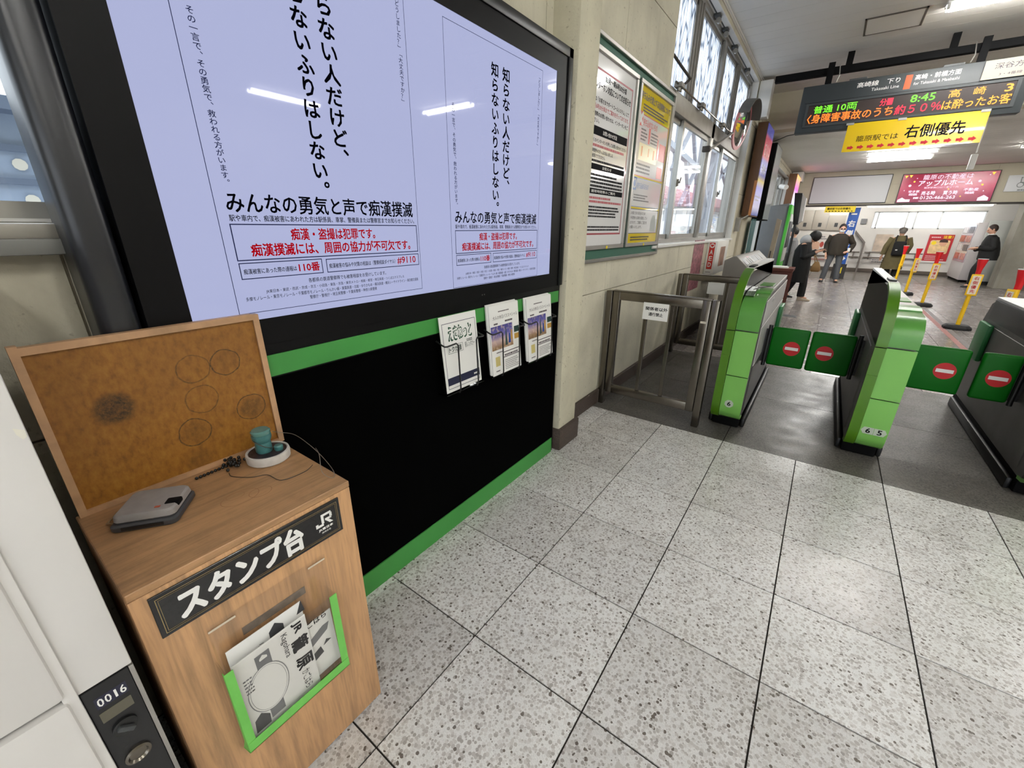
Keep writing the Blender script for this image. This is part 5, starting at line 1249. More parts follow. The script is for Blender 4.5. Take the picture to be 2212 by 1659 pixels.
Print(pl, 0.0024).disc(2.76, 2.70, 0.022, 14).disc(4.12, 2.57, 0.022, 14).disc(3.5, 2.49, 0.014, 12).disc(3.78, 2.30, 0.014, 12).poly([(2.53, 2.86), (2.60, 2.86), (2.56, 2.79)]).poly([(2.62, 2.87), (2.69, 2.87), (2.66, 2.80)]).poly([(4.22, 2.86), (4.29, 2.86), (4.26, 2.79)]).done('gold_dots', mat('lit_gold', (240, 200, 80), 0.5, emit=(255, 190, 70), estr=0.6), bb2)
wc = thing('facility_sign', (4.9, YB, 2.38), 'white wheelchair facility sign at the right end of the header wall', 'sign')
build('panel', MB().box(4.55, 5.3, YB-0.01, 16.6, 2.385, 2.765), mat('sign_white', (222, 224, 224), 0.4), wc, bevel=0.004)
p = Print(FY(YB-0.01), 0.002).ring(4.80, 2.535, 0.062, 0.016).disc(4.79, 2.70, 0.018).poly([(4.775, 2.68), (4.795, 2.68), (4.80, 2.60), (4.86, 2.60), (4.88, 2.52), (4.862, 2.515), (4.845, 2.58), (4.785, 2.58)]).lines(4.78, 2.40, 5.2, 2.45, 1, 53, 0.7)
p.done('wheelchair_mark', mat('pictogram_grey', (150, 156, 154), 0.6), wc)
sy = thing('small_priority_sign', (1.25, 16.5, 1.92), 'small yellow keep right sign under the far header', 'sign')
build('panel', MB().box(0.875, 1.622, 16.50, 16.506, 1.925, 2.095), M_yellow, sy)
p = Print(FY(16.50), 0.001).text('籠原駅では右側優先', 0.93, 2.0, 1.50, 2.06, 0.02)
for k in range(9): p.rect(0.90+k*0.078, 1.945, 0.94+k*0.078, 1.965)
p.done('lettering', M_ink, sy)
tl_ = thing('lobby_strip_light', (3.0, 16.5, 2.06), 'long white strip light under the far header', 'light')
build('tube', MB().box(1.90, 4.45, 16.48, 16.535, 2.052, 2.085), mat('strip_light_glow', (250, 250, 245), 0.4, emit=(255, 250, 240), estr=6), tl_)
build('housing', MB().box(1.86, 4.5, 16.47, 16.54, 2.086, 2.098), M_white, tl_)
bn = thing('blue_banner', (1.62, 16.75, 0), 'blue upright banner stand with white characters and arrow', 'banner')
build('panel', MB().box(1.50, 1.755, 16.72, 16.745, 0.42, 2.06), mat('banner_blue', (26, 84, 168), 0.5), bn)
build('white_edge', MB().box(1.755, 1.775, 16.71, 16.76, 0.42, 2.08), M_white, bn)
build('base', MB().box(1.46, 1.80, 16.65, 16.85, 0.0, 0.42), mat('banner_base_dark', (46, 44, 44), 0.6), bn)
p = Print(FY(16.72), 0.002).text('右', 1.55, 1.52, 1.71, 1.70, 0.03).text('側', 1.55, 1.24, 1.71, 1.42, 0.03).text('優', 1.55, 0.97, 1.71, 1.15, 0.03).text('先', 1.55, 0.73, 1.71, 0.91, 0.03).rect(1.56, 1.86, 1.70, 1.90).poly([(1.54, 0.56), (1.64, 0.56), (1.64, 0.51), (1.72, 0.59), (1.64, 0.67), (1.64, 0.62), (1.54, 0.62)])
p.done('lettering', M_paper, bn)
Print(FY(16.65), 0.002).poly([(1.60, 0.14), (1.70, 0.14), (1.70, 0.34), (1.66, 0.30), (1.60, 0.30)]).done('yellow_mark', M_yellow, bn)

# ------------------------------------------------------------------ lobby wall: panels, posters, rails, vending case
YW = 19.88
wp = thing('wall_cabinet', (0.8, YW, 1.4), 'beige wall cabinet doors left of the lobby posters', 'cabinet')
M_beige = mat('beige_cabinet', (178, 170, 158), 0.5)
for x0, x1 in ((0.05, 0.52), (0.53, 0.98), (1.0, 1.50)):
    d_ = build('door', MB().box(x0, x1, YW-0.04, YW, 1.42 if x0 < 0.9 else 1.40, 2.10 if x0 < 0.9 else 1.92), M_beige, wp, bevel=0.004)
    build('lock_plate', MB().box((x0+x1)/2-0.04, (x0+x1)/2+0.06, YW-0.046, YW-0.04, 1.52, 1.66), M_dkgrey, d_)
def poster(name, x0, x1, z0, z1, m, lab, y=YW):
    t = thing(name, ((x0+x1)/2, y, z0), lab, 'poster')
    build('sheet', MB().box(x0, x1, y-0.006, y, z0, z1), m, t); return t
M_pp = mat('pale_poster', (214, 206, 200), 0.4)
t = poster('wall_poster', 0.62, 1.17, 0.69, 1.29, M_pp, 'pale product poster left of the blue banner')
p = Print(FY(YW-0.006), 0.002).disc(0.98, 0.90, 0.10, 20, 0.06).done('red_picture', mat('dull_red_print', (176, 66, 54), 0.5), t)
Print(FY(YW-0.006), 0.0015).poly([(0.66, 0.72), (0.92, 0.72), (0.92, 0.95), (0.80, 1.02), (0.66, 0.95)]).done('picture', mat('skin_tone_print', (214, 172, 146), 0.5), t)
Print(FY(YW-0.006), 0.002).lines(0.70, 1.08, 1.12, 1.22, 2, 61, 0.6).done('lettering', M_g1, t)
t = poster('wall_poster', 0.70, 1.22, 0.32, 0.42, M_pp, 'narrow white notice strip under the lobby handrail'); Print(FY(YW-0.006), 0.002).lines(0.74, 0.34, 1.18, 0.40, 2, 62).done('lettering', M_red, t)
t = poster('wall_poster', 2.50, 2.97, 0.71, 1.29, mat('faded_picture', (206, 188, 170), 0.4, var=0.25, vscale=5), 'faded figure poster behind the person with the backpack')
t = poster('wall_poster', 2.54, 3.0, 0.31, 0.50, M_pp, 'low notice strip below the faded figure poster'); Print(FY(YW-0.006), 0.002).lines(2.58, 0.34, 2.95, 0.47, 2, 63).done('lettering', M_g1, t)
t = poster('wall_poster', 3.89, 4.50, 0.46, 1.305, mat('poster_crimson', (176, 30, 40), 0.35), 'crimson caution poster with a photo and yellow heading')
pl = FY(YW-0.006)
Print(pl, 0.002).text('注意！', 4.24, 1.185, 4.47, 1.275, 0.03).done('heading', M_yellow, t)
Print(pl, 0.0015).poly([(3.98, 0.70), (4.42, 0.70), (4.44, 0.74), (4.44, 1.10), (4.41, 1.13), (4.0, 1.13), (3.96, 1.10), (3.96, 0.74)]).done('photo', mat('photo_beige', (222, 190, 140), 0.4, var=0.2, vscale=14), t)
Print(pl, 0.0025).disc(4.05, 1.04, 0.06).done('yellow_badge', M_yellow, t)
Print(pl, 0.0025).disc(4.28, 1.03, 0.09, 20).done('picture_face', mat('poster_skin', (212, 160, 130), 0.5), t)
Print(pl, 0.0028).poly([(4.17, 1.06), (4.39, 1.06), (4.37, 1.14), (4.28, 1.17), (4.19, 1.14)]).done('picture_hair', mat('poster_hair', (60, 34, 26), 0.5), t)
Print(pl, 0.002).lines(3.95, 0.50, 4.42, 0.66, 3, 64, 0.4).lines(3.95, 1.20, 4.20, 1.25, 1, 65, 0.7).done('white_lettering', mat('pale_pink_print', (226, 196, 196), 0.5), t)
build('white_strip', MB().box(3.87, 4.52, YW-0.01, YW, 0.405, 0.46), M_white, t)
M_rail = mat('rail_dark', (112, 104, 98), 0.4, 0.4)
hr = thing('handrail', (2.9, 19.8, 0.5), 'double handrail along the lobby wall below the windows', 'handrail')
for z in (0.505, 0.675): build('rail', MB().cyl((2.30, 19.78, z), (3.86, 19.78, z), 0.02, n=10), M_rail, hr, smooth=True)
for x in (2.45, 3.1, 3.7): build('bracket', MB().box(x-0.02, x+0.02, 19.78, 19.9, 0.44, 0.70), M_rail, hr)
hr = thing('handrail', (1.6, 19.8, 0.5), 'double handrail segment left of the slanted lobby pillar', 'handrail')
for z in (0.505, 0.675): build('rail', MB().cyl((0.6, 19.78, z), (2.16, 19.78, z), 0.02, n=10), M_rail, hr, smooth=True)
for x in (0.9, 1.5, 2.0): build('bracket', MB().box(x-0.02, x+0.02, 19.78, 19.9, 0.44, 0.70), M_rail, hr)
o = struct(build('trim_2', MB().prism([(1.80, 1.50), (2.24, 1.02), (2.24, 0.0), (2.19, 0.0), (2.19, 1.0), (1.77, 1.46)], 'y', 19.70, 19.9), M_rail))
vm = thing('vending_case', (4.75, 18.6, 0), 'white glass fronted vending case full of printed cards near the lobby window', 'vending machine')
M_vw = mat('vending_white', (222, 216, 216), 0.4)
build('cabinet', MB().box(4.55, 4.95, 17.75, 19.3, 0.06, 1.66), M_vw, vm, bevel=0.01)
build('side_case', MB().box(4.60, 5.0, 19.3, 19.7, 0.06, 1.4), M_vw, vm, bevel=0.01)
build('foot', MB().box(4.58, 4.95, 17.8, 19.25, 0, 0.06), M_blackm, vm)
build('glass_front', MB().box(4.535, 4.55, 17.80, 19.25, 0.55, 1.60), mat('vending_glass', (190, 186, 194), 0.1), vm)
for k in range(4):
    z = 0.62+0.25*k
    build('card_row', MB().box(4.528, 4.536, 17.9, 18.45, z, z+0.18), (mat('card_pink', (196, 140, 130), 0.4, var=0.5, vscale=9), mat('card_grey', (90, 88, 98), 0.4, var=0.5, vscale=9))[k % 2], vm)
    build('card_row', MB().box(4.528, 4.536, 18.6, 19.15, z, z+0.18), (mat('card_red', (184, 108, 96), 0.4, var=0.5, vscale=9), mat('card_white', (214, 210, 212), 0.4, var=0.3, vscale=9))[k % 2], vm)
pt = thing('partition', (5.0, 17.5, 0), 'pale grey tall partition panel beside the concrete pillar', 'partition')
build('panel', MB().box(4.70, 5.22, 17.40, 17.46, 0.08, 1.70), mat('partition_grey', (182, 184, 178), 0.5), pt, bevel=0.004)
build('foot', MB().box(4.70, 5.22, 17.33, 17.53, 0.0, 0.08), M_black, pt)
o = build('wall_notice', MB().box(1.95, 2.12, 19.87, 19.88, 1.62, 1.80), M_g1); tag(o, 'small grey notice on the lobby wall near the windows', 'notice')
o = build('tan_notice', MB().box(1.62, 1.86, 19.86, 19.88, 0.92, 1.18), mat('tan_card', (196, 172, 138), 0.5)); tag(o, 'small tan notice card beside the blue banner', 'notice')

# ------------------------------------------------------------------ seen through the windows
M_gal = mat('weathered_steel', (164, 168, 178), 0.6)
sg = thing('steel_gantry', (-8.0, 34, -6), 'lattice steel gantry outside the tall window', 'gantry')
def strut(y0, z0, y1, z1, w=0.22, x=-8.0): build('strut', MB().bar((x, y0, z0), (x, y1, z1), w, w), M_gal, sg)
for y, w in ((30.2, 0.30), (36.4, 0.34), (40.8, 0.55), (48.5, 0.34)): build('mast', MB().bar((-8.0, y, -6), (-8.0, y, 11.5), w, w), M_gal, sg)
for q in ((33.2, 7.9, 29.6, 4.9), (33.2, 7.9, 36.2, 4.6), (32.4, 2.9, 36.0, 5.9), (32.4, 6.0, 34.9, 2.9), (36.4, 3.0, 40.8, 6.6), (36.4, 6.6, 40.8, 3.0), (40.8, 7.5, 48.5, 4.6), (40.8, 4.4, 48.5, 7.6), (33.2, 7.9, 40.8, 10.6)): strut(*q)
strut(27.0, 6.35, 38.0, 5.35, 0.34); strut(36.4, 7.2, 48.5, 7.4, 0.3)
for k in range(5): strut(30.2-0.5*(k % 2), 1+k*1.6, 31.0-0.5*((k+1) % 2), 2.6+k*1.6, 0.14)
hs = thing('platform_building', (-14, 50, -6), 'low white building with a red ridged roof outside the window', 'building')
build('wall', MB().box(-18, -9.3, 28, 78, -6, 3.3), mat('render_white', (226, 224, 220), 0.7), hs)
M_rf = mat('red_metal_roof', (184, 138, 142), 0.6)
build('roof', MB().prism([(-8.7, 3.35), (-13.5, 5.3), (-18.6, 3.3), (-18.6, 3.2), (-13.5, 5.15), (-8.7, 3.25)], 'y', 27.5, 78.5), M_rf, hs)
for k in range(36): build('roof_rib', MB().bar((-8.8, 27.9+k*1.4, 3.36), (-13.5, 27.9+k*1.4, 5.34), 0.32, 0.16), mat('roof_rib_pale', (220, 190, 190), 0.6), hs)
build('fascia', MB().box(-8.8, -8.62, 27.5, 78.5, 2.95, 3.3), mat('fascia_brown', (160, 140, 138), 0.6), hs)
for k in range(14): build('window', MB().box(-9.3, -9.25, 30+k*3.2, 31.8+k*3.2, 1.9, 2.8), mat('dim_window', (170, 172, 176), 0.3), hs)
gd = thing('steel_girder', (-3.5, -4, -6), 'pale blue steel girder with bolts outside the far left window', 'girder')
build('web', MB().box(-3.6, -3.5, -12, 6, 0.2, 2.14), mat('girder_blue_grey', (136, 150, 172), 0.6, var=0.05), gd)
for yy in (-8, -3.5, 1.5, 5.5): build('column', MB().box(-3.65, -3.45, yy-0.15, yy+0.15, -6, 0.2), mat('girder_blue_grey'), gd)
build('flange', MB().box(-3.75, -3.3, -12, 6, 2.14, 2.22), mat('girder_blue_dark', (92, 104, 124), 0.6), gd)
for z in (1.93, 1.72): build('stiffener', MB().box(-3.5, -3.47, -12, 6, z-0.02, z+0.02), mat('girder_blue_dark'), gd)
for k in range(16):
    for z in (2.04, 1.83, 1.60): build('bolt_plate', MB().cyl((-3.5, -3.4+k*0.32+(0.1 if z < 1.9 else 0), z), (-3.485, -3.4+k*0.32+(0.1 if z < 1.9 else 0), z), 0.038, n=10), mat('bolt_pale', (200, 196, 186), 0.6), gd)
# ------------------------------------------------------------------ lane poles
M_rub = mat('black_rubber', (22, 22, 23), 0.7)
M_yp = mat('pole_yellow', (246, 196, 16), 0.45)
M_rp = mat('pole_red', (214, 22, 30), 0.45)
def local(name, mb, m, parent, smooth=False, bevel=0.0, label=None):
    """mesh whose coordinates are already local to its parent"""
    o = build(name, mb, m, None, bevel=bevel, smooth=smooth); o.parent = parent
    if label: o['label'] = label
    return o
def lane_pole(x, y, rz, lab):
    t = thing('lane_pole', (x, y, 0), lab, 'pole', 'yellow and red lane poles', rz=rz)
    base = []
    for z, k in ((0.0, 1.0), (0.035, 1.0), (0.07, 0.78)):
        base.append([(px*k, py*k, z) for px, py in ((-0.16, -0.07), (-0.09, -0.13), (0.09, -0.13), (0.16, -0.07), (0.16, 0.07), (0.09, 0.13), (-0.09, 0.13), (-0.16, 0.07))])
    local('base', MB().loft(base), M_rub, t, bevel=0.006)
    local('pole', MB().cyl((0, 0, 0.068), (0, 0, 0.84), 0.027, n=16), M_yp, t, smooth=True)
    local('cone_top', MB().lathe([(0.030, 0.84), (0.032, 0.90), (0.046, 0.98), (0.056, 1.04), (0.056, 1.052), (0.050, 1.052), (0.045, 1.03), (0.0, 1.03)], (0, 0, 0), 20), M_rp, t, smooth=True)
    local('white_rim', MB().lathe([(0.051, 1.052), (0.058, 1.052), (0.058, 1.060), (0.051, 1.060), (0.051, 1.052)], (0, 0, 0), 20), M_white, t)
    pn = local('sign_plate', MB().box(-0.064, 0.064, -0.048, -0.032, 0.522, 0.838), M_yp, t, bevel=0.008)
    local('sign_clamp', MB().box(-0.03, 0.03, -0.034, 0.03, 0.55, 0.60), M_yp, t)
    me = MB(); q = Plane((0, -0.048, 0), (1, 0, 0), (0, 0, 1))
    pr = Print(q, 0.001).rect(-0.046, 0.545, 0.046, 0.815); o = local('sign_face', pr.mb, mat('sign_cream', (238, 228, 206), 0.5), t)
    pr = Print(q, 0.002)
    for i, ch in enumerate('右側優先'): pr.text(ch, -0.027, 0.755-0.064*i, 0.027, 0.805-0.064*i, 0.02)
    o = local('sign_lettering', pr.mb, M_red, t); o['kind'] = 'stuff'
    return t
lane_pole(3.12, 8.92, 0.0, 'nearest fully visible yellow lane pole with readable red characters')
lane_pole(2.995, 11.36, 0.35, 'second yellow lane pole, in front of the crimson poster')
lane_pole(2.92, 13.2, 0.75, 'third yellow lane pole, beside the person with the backpack')
lane_pole(2.87, 15.0, 1.45, 'farthest yellow lane pole, seen just right of the middle barrier')
lane_pole(3.03, 6.75, -1.2, 'yellow lane pole cut off by the right picture edge')

# ------------------------------------------------------------------ people
def skin_mesh(nodes, edges, root, levels=1):
    names = list(nodes); me = bpy.data.meshes.new('body')
    me.from_pydata([nodes[n][0] for n in names], [(names.index(a), names.index(b)) for a, b in edges], [])
    ob = bpy.data.objects.new('body_skeleton', me); _ts.collection.objects.link(ob)
    sk = ob.modifiers.new('skin', 'SKIN'); ob.modifiers.new('sub', 'SUBSURF').levels = levels
    sv = me.skin_vertices[0].data
    for i, n in enumerate(names):
        r = nodes[n][1]; sv[i].radius = r if isinstance(r, tuple) else (r, r); sv[i].use_root = (n == root)
    with bpy.context.temp_override(scene=_ts, view_layer=_ts.view_layers[0]):
        dg = bpy.context.evaluated_depsgraph_get(); dg.update()
        out = bpy.data.meshes.new_from_object(ob.evaluated_get(dg))
    bpy.data.objects.remove(ob); out.shade_smooth(); return out
M_skin = mat('skin', (206, 158, 132), 0.55)
M_hairk = mat('hair_black', (20, 17, 16), 0.6, bump=0.3, bscale=200)
def person(loc, rz, lab, J, hair=M_hairk, head_r=(0.088, 0.076, 0.112), face=True):
    """local frame: +x is forward, +y is the person's left. J: joint positions"""
    t = thing('person', loc, lab, 'person', rz=rz)
    N = {}; E_ = []
    def nd(n, p, r): N[n] = (tuple(p), r)
    nd('pelvis', J['pelvis'], (0.11, 0.13)); nd('waist', Vector(J['pelvis']).lerp(Vector(J['chest']), 0.5), (0.10, 0.12)); nd('chest', J['chest'], (0.12, 0.15)); nd('neck', J['neck'], 0.048)
    hd = Vector(J['head']); nk = Vector(J['neck']); ax = (hd-nk).normalized()
    nd('jaw', hd-ax*0.045, 0.062); nd('skull', hd+ax*0.03, 0.078); nd('crown', hd+ax*0.085, 0.05)
    E_ += [('pelvis', 'waist'), ('waist', 'chest'), ('chest', 'neck'), ('neck', 'jaw'), ('jaw', 'skull'), ('skull', 'crown')]
    for s in 'LR':
        nd('sh'+s, J['sh'+s], 0.052); nd('el'+s, J['el'+s], 0.040); nd('wr'+s, J['wr'+s], 0.027); nd('ha'+s, J['ha'+s], (0.036, 0.018))
        E_ += [('chest', 'sh'+s), ('sh'+s, 'el'+s), ('el'+s, 'wr'+s), ('wr'+s, 'ha'+s)]
        d = (Vector(J['ha'+s])-Vector(J['wr'+s])).normalized(); side = d.cross(Vector((0.3, 0.2, 0.9))).normalized()
        for i, (o_, L) in enumerate(((-0.026, 0.065), (-0.009, 0.078), (0.009, 0.074), (0.026, 0.058))):
            a = Vector(J['ha'+s])+side*o_+d*0.03; c = a+d*L*0.55; e = c+d*L*0.35+Vector((0.01, 0, -0.02))
            nd('f%s%da' % (s, i), a, 0.009); nd('f%s%db' % (s, i), c, 0.008); nd('f%s%dc' % (s, i), e, 0.006)
            E_ += [('ha'+s, 'f%s%da' % (s, i)), ('f%s%da' % (s, i), 'f%s%db' % (s, i)), ('f%s%db' % (s, i), 'f%s%dc' % (s, i))]
        a = Vector(J['ha'+s])-side*0.035-d*0.01; nd('t%sa' % s, a, 0.011); nd('t%sb' % s, a-side*0.018+d*0.035, 0.009)
        E_ += [('ha'+s, 't%sa' % s), ('t%sa' % s, 't%sb' % s)]
        nd('hi'+s, J['hi'+s], 0.085); nd('kn'+s, J['kn'+s], 0.058); nd('an'+s, J['an'+s], 0.040); nd('to'+s, J['to'+s], 0.035)
        E_ += [('pelvis', 'hi'+s), ('hi'+s, 'kn'+s), ('kn'+s, 'an'+s), ('an'+s, 'to'+s)]
    me = skin_mesh(N, E_, 'pelvis'); me.materials.append(M_skin)
    b_ = bpy.data.objects.new('body', me); link(b_, t)
    # head details: frame of the head
    f = Vector(J.get('look', (1, 0, 0))); f = (f-ax*f.dot(ax)).normalized(); l = ax.cross(f)
    R = Matrix((f, l, ax)).transposed()
    hc = hd+ax*0.02
    local('head', MB().ball(hc, *head_r, n=18, m=12, rot=R), M_skin, t, smooth=True)
    if hair:
        local('hair', MB().ball(hc-f*0.018+ax*0.026, head_r[0]*1.06, head_r[1]*1.13, head_r[2]*0.96, n=18, m=12, rot=R), hair, t, smooth=True)
    if face:
        for s in (-1, 1):
            local('eye', MB().ball(hc+f*(head_r[0]*0.93)+l*0.032*s+ax*0.004, 0.008, 0.012, 0.008, n=8, m=6, rot=R), M_ink, t, smooth=True)
            local('ear', MB().ball(hc+l*(head_r[1]*1.02)*s-f*0.005, 0.020, 0.010, 0.030, n=8, m=6, rot=R), M_skin, t, smooth=True)
        local('nose', MB().ball(hc+f*(head_r[0]+0.004)-ax*0.020, 0.016, 0.013, 0.022, n=8, m=6, rot=R), M_skin, t, smooth=True)
        local('mouth', MB().ball(hc+f*(head_r[0]*0.90)-ax*0.055, 0.010, 0.024, 0.006, n=8, m=6, rot=R), mat('lips', (160, 92, 84), 0.5), t, smooth=True)
    t['_'] = 0; del t['_']
    return t, dict(f=f, l=l, ax=ax, hc=hc, R=R)
def ring(c, rx, ry, n=20):
    return [(c[0]+rx*math.cos(2*math.pi*k/n), c[1]+ry*math.sin(2*math.pi*k/n), c[2]) for k in range(n)]
def garment(name, rings, m, t): return local(name, MB().loft([ring(*r) for r in rings]), m, t, smooth=True)
def limb(name, pts, rs, m, t): return local(name, MB().tube(curve_pts(pts, 4), [rs[min(int(i/4), len(rs)-2)]+(rs[min(int(i/4)+1, len(rs)-1)]-rs[min(int(i/4), len(rs)-2)])*((i % 4)/4) for i in range(4*(len(pts)-1)+1)], 14), m, t, smooth=True)
def shoe(an, to, m, t, h=0.05):
    a = Vector(an); b_ = Vector(to); d = (b_-a); d.z = 0; d.normalize(); s = Vector((-d.y, d.x, 0)); base = min(a.z-0.075, b_.z-0.035)
    r = []
    for u, w, hh in ((-0.055, 0.030, 0.075), (-0.03, 0.040, 0.085), (0.03, 0.042, 0.075), (0.09, 0.046, 0.055), (0.15, 0.042, 0.042), (0.185, 0.022, 0.030)):
        c = Vector((a.x, a.y, 0))+d*u
        r.append([(c.x+s.x*w*q, c.y+s.y*w*q, base+z*hh) for q, z in ((-1, 0), (1, 0), (1.0, 0.55), (0.55, 1.0), (-0.55, 1.0), (-1.0, 0.55))])
    return local('shoe', MB().loft(r), m, t, bevel=0.006)
def dress_legs(J, m, t, r=(0.105, 0.082, 0.066, 0.072)):
    for s in 'LR':
        h = Vector(J['hi'+s]); k = Vector(J['kn'+s]); a = Vector(J['an'+s])
        limb('trouser_leg', [h+Vector((0, 0, 0.06)), h.lerp(k, 0.5), k, a.lerp(k, 0.08)-Vector((0, 0, 0.02))], r, m, t)
def sleeves(J, m, t, r=(0.074, 0.062, 0.056, 0.048)):
    for s in 'LR':
        a = Vector(J['sh'+s]); e = Vector(J['el'+s]); w = Vector(J['wr'+s])
        limb('sleeve', [a, a.lerp(e, 0.6), e, w], r, m, t)

# 1 person in a black coat with a pale hood, looking down at a phone, walking right
J = dict(pelvis=(-0.04, 0, 0.80), chest=(-0.03, 0, 1.06), neck=(0.03, 0, 1.20), head=(0.10, 0, 1.275), look=(0.8, 0, -0.6),
         shL=(-0.02, 0.17, 1.14), elL=(0.02, 0.22, 0.92), wrL=(0.20, 0.10, 1.00), haL=(0.27, 0.07, 1.03),
         shR=(-0.02, -0.17, 1.14), elR=(0.02, -0.22, 0.90), wrR=(0.18, -0.12, 0.98), haR=(0.25, -0.08, 1.02),
         hiL=(-0.03, 0.085, 0.76), knL=(-0.06, 0.085, 0.42), anL=(-0.20, 0.085, 0.12), toL=(-0.09, 0.085, 0.055),
         hiR=(-0.03, -0.085, 0.76), knR=(0.12, -0.085, 0.42), anR=(0.13, -0.085, 0.08), toR=(0.26, -0.085, 0.035))
M_bc = mat('black_coat', (13, 13, 14), 0.8); M_bt = mat('black_trousers', (16, 16, 17), 0.8)
t, h = person((0.82, 10.68, 0), 0.0, 'person in a long black coat and pale hood looking down at a phone', J)
garment('coat', [((0.02, 0, 0.38), 0.17, 0.20), ((0.01, 0, 0.65), 0.165, 0.20), ((-0.01, 0, 0.85), 0.165, 0.195), ((-0.02, 0, 1.02), 0.155, 0.20), ((-0.01, 0, 1.13), 0.115, 0.19), ((0.02, 0, 1.19), 0.08, 0.10)], M_bc, t)
sleeves(J, M_bc, t); dress_legs(J, M_bt, t, (0.09, 0.075, 0.07, 0.075))
local('hood', MB().ball((-0.01, 0, 1.235), 0.115, 0.125, 0.10, n=16, m=10, rot=Matrix.Rotation(-0.5, 3, 'Y')), mat('pale_hood', (178, 180, 182), 0.85), t, smooth=True)
local('hair_fringe', MB().ball(h['hc']+h['ax']*0.03, 0.105, 0.098, 0.108, n=18, m=12), M_hairk, t, smooth=True)
M_ws = mat('cream_shoe', (196, 180, 158), 0.6)
shoe(J['anL'], J['toL'], M_black, t); shoe(J['anR'], J['toR'], M_ws, t)
p = thing('phone', (1.12, 10.70, 1.05), 'phone held by the person in the black coat', 'phone')
build('body', MB().obox((1.125, 10.70, 1.065), (0.05, 0, 0.015), (0, 0.035, 0), (-0.001, 0, 0.005)), M_black, p); build('case_back', MB().obox((1.126, 10.70, 1.058), (0.05, 0, 0.015), (0, 0.036, 0), (-0.0005, 0, 0.003)), mat('phone_case', (180, 120, 96), 0.5), p)
bg = thing('handbag', (1.09, 10.50, 0.62), 'tan handbag hanging from the arm of the person in black', 'bag')
build('bag', MB().loft([[(1.09+p_[0]*k_, 10.50+p_[1]*k2, z_) for p_ in ((-0.08, -0.03), (0.08, -0.03), (0.09, 0.0), (0.08, 0.03), (-0.08, 0.03), (-0.09, 0.0))] for z_, k_, k2 in ((0.62, 0.8, 1.2), (0.65, 1.0, 1.6), (0.74, 0.8, 1.3), (0.82, 0.40, 0.6))]), mat('tan_leather', (132, 100, 56), 0.6), bg, bevel=0.008)
build('strap', MB().tube(curve_pts([(1.06, 10.50, 0.80), (1.03, 10.51, 0.90), (1.01, 10.53, 0.96), (1.06, 10.51, 0.90), (1.11, 10.50, 0.80)]), 0.009, 6), mat('tan_leather'), bg)

# 2 person in a dark jacket and grey trousers, white mask, facing the camera
J = dict(pelvis=(0, 0, 0.86), chest=(0, 0, 1.15), neck=(0, 0, 1.33), head=(0.015, 0, 1.44), look=(1, 0.1, -0.05),
         shL=(0, 0.19, 1.27), elL=(-0.04, 0.33, 1.04), wrL=(0.10, 0.27, 0.88), haL=(0.16, 0.22, 0.86),
         shR=(0, -0.19, 1.27), elR=(-0.02, -0.27, 1.03), wrR=(0.04, -0.25, 0.82), haR=(0.06, -0.23, 0.74),
         hiL=(0, 0.09, 0.82), knL=(0.03, 0.12, 0.46), anL=(0.0, 0.15, 0.08), toL=(0.12, 0.17, 0.035),
         hiR=(0, -0.09, 0.82), knR=(0.03, -0.14, 0.46), anR=(-0.02, -0.18, 0.08), toR=(0.10, -0.20, 0.035))
M_oj = mat('dark_olive_jacket', (38, 30, 18), 0.8); M_gj = mat('grey_jeans', (78, 80, 84), 0.8)
t, h = person((1.43, 15.1, 0), -math.pi/2, 'standing person in a dark jacket, grey trousers and white mask', J, hair=mat('hair_dark_brown', (34, 26, 22), 0.6, bump=0.3, bscale=200))
garment('jacket', [((0, 0, 0.76), 0.165, 0.235), ((0, 0, 0.80), 0.17, 0.24), ((0, 0, 0.95), 0.155, 0.22), ((0, 0, 1.15), 0.15, 0.225), ((0, 0, 1.27), 0.12, 0.20), ((0, 0, 1.335), 0.07, 0.085)], M_oj, t)
sleeves(J, M_oj, t, (0.085, 0.075, 0.066, 0.052)); dress_legs(J, M_gj, t)
local('mask', MB().ball(h['hc']+h['f']*0.035-h['ax']*0.045, 0.066, 0.066, 0.052, n=14, m=8, rot=h['R']), mat('mask_white', (236, 236, 234), 0.7), t, smooth=True)
for s in (-1, 1): local('glasses_rim', MB().lathe([(0.018, 0), (0.022, 0), (0.022, 0.003), (0.018, 0.003), (0.018, 0)], h['hc']+h['f']*0.096+h['l']*0.034*s+h['ax']*0.006, 14, h['f']), M_dkgrey, t)
for s in 'LR': shoe(J['an'+s], J['to'+s], M_black, t)
o = build('white_pouch', MB().box(1.66, 1.72, 14.93, 14.97, 0.86, 0.96), M_white, bevel=0.008); tag(o, 'small white pouch in the hand of the masked person', 'pouch')

# 3 person in a khaki coat with a black backpack, seen from behind
J = dict(pelvis=(0, 0, 0.80), chest=(0, 0, 1.08), neck=(0, 0, 1.27), head=(0.01, 0, 1.37), look=(1, 0, 0),
         shL=(0, 0.18, 1.21), elL=(0.02, 0.28, 0.95), wrL=(0.02, 0.31, 0.72), haL=(0.03, 0.32, 0.64),
         shR=(0, -0.18, 1.21), elR=(0.02, -0.27, 0.98), wrR=(0.12, -0.24, 0.80), haR=(0.17, -0.22, 0.76),
         hiL=(0, 0.085, 0.78), knL=(0.01, 0.09, 0.44), anL=(0, 0.09, 0.08), toL=(0.12, 0.10, 0.035),
         hiR=(0, -0.085, 0.78), knR=(0.01, -0.09, 0.44), anR=(0, -0.09, 0.08), toR=(0.12, -0.10, 0.035))
M_kc = mat('khaki_coat', (104, 94, 62), 0.85, var=0.08, vscale=10)
t, h = person((2.94, 17.4, 0), math.pi/2, 'person seen from behind in a khaki coat with a black backpack', J, hair=mat('hair_grey', (112, 106, 100), 0.6, bump=0.3, bscale=200), face=False)
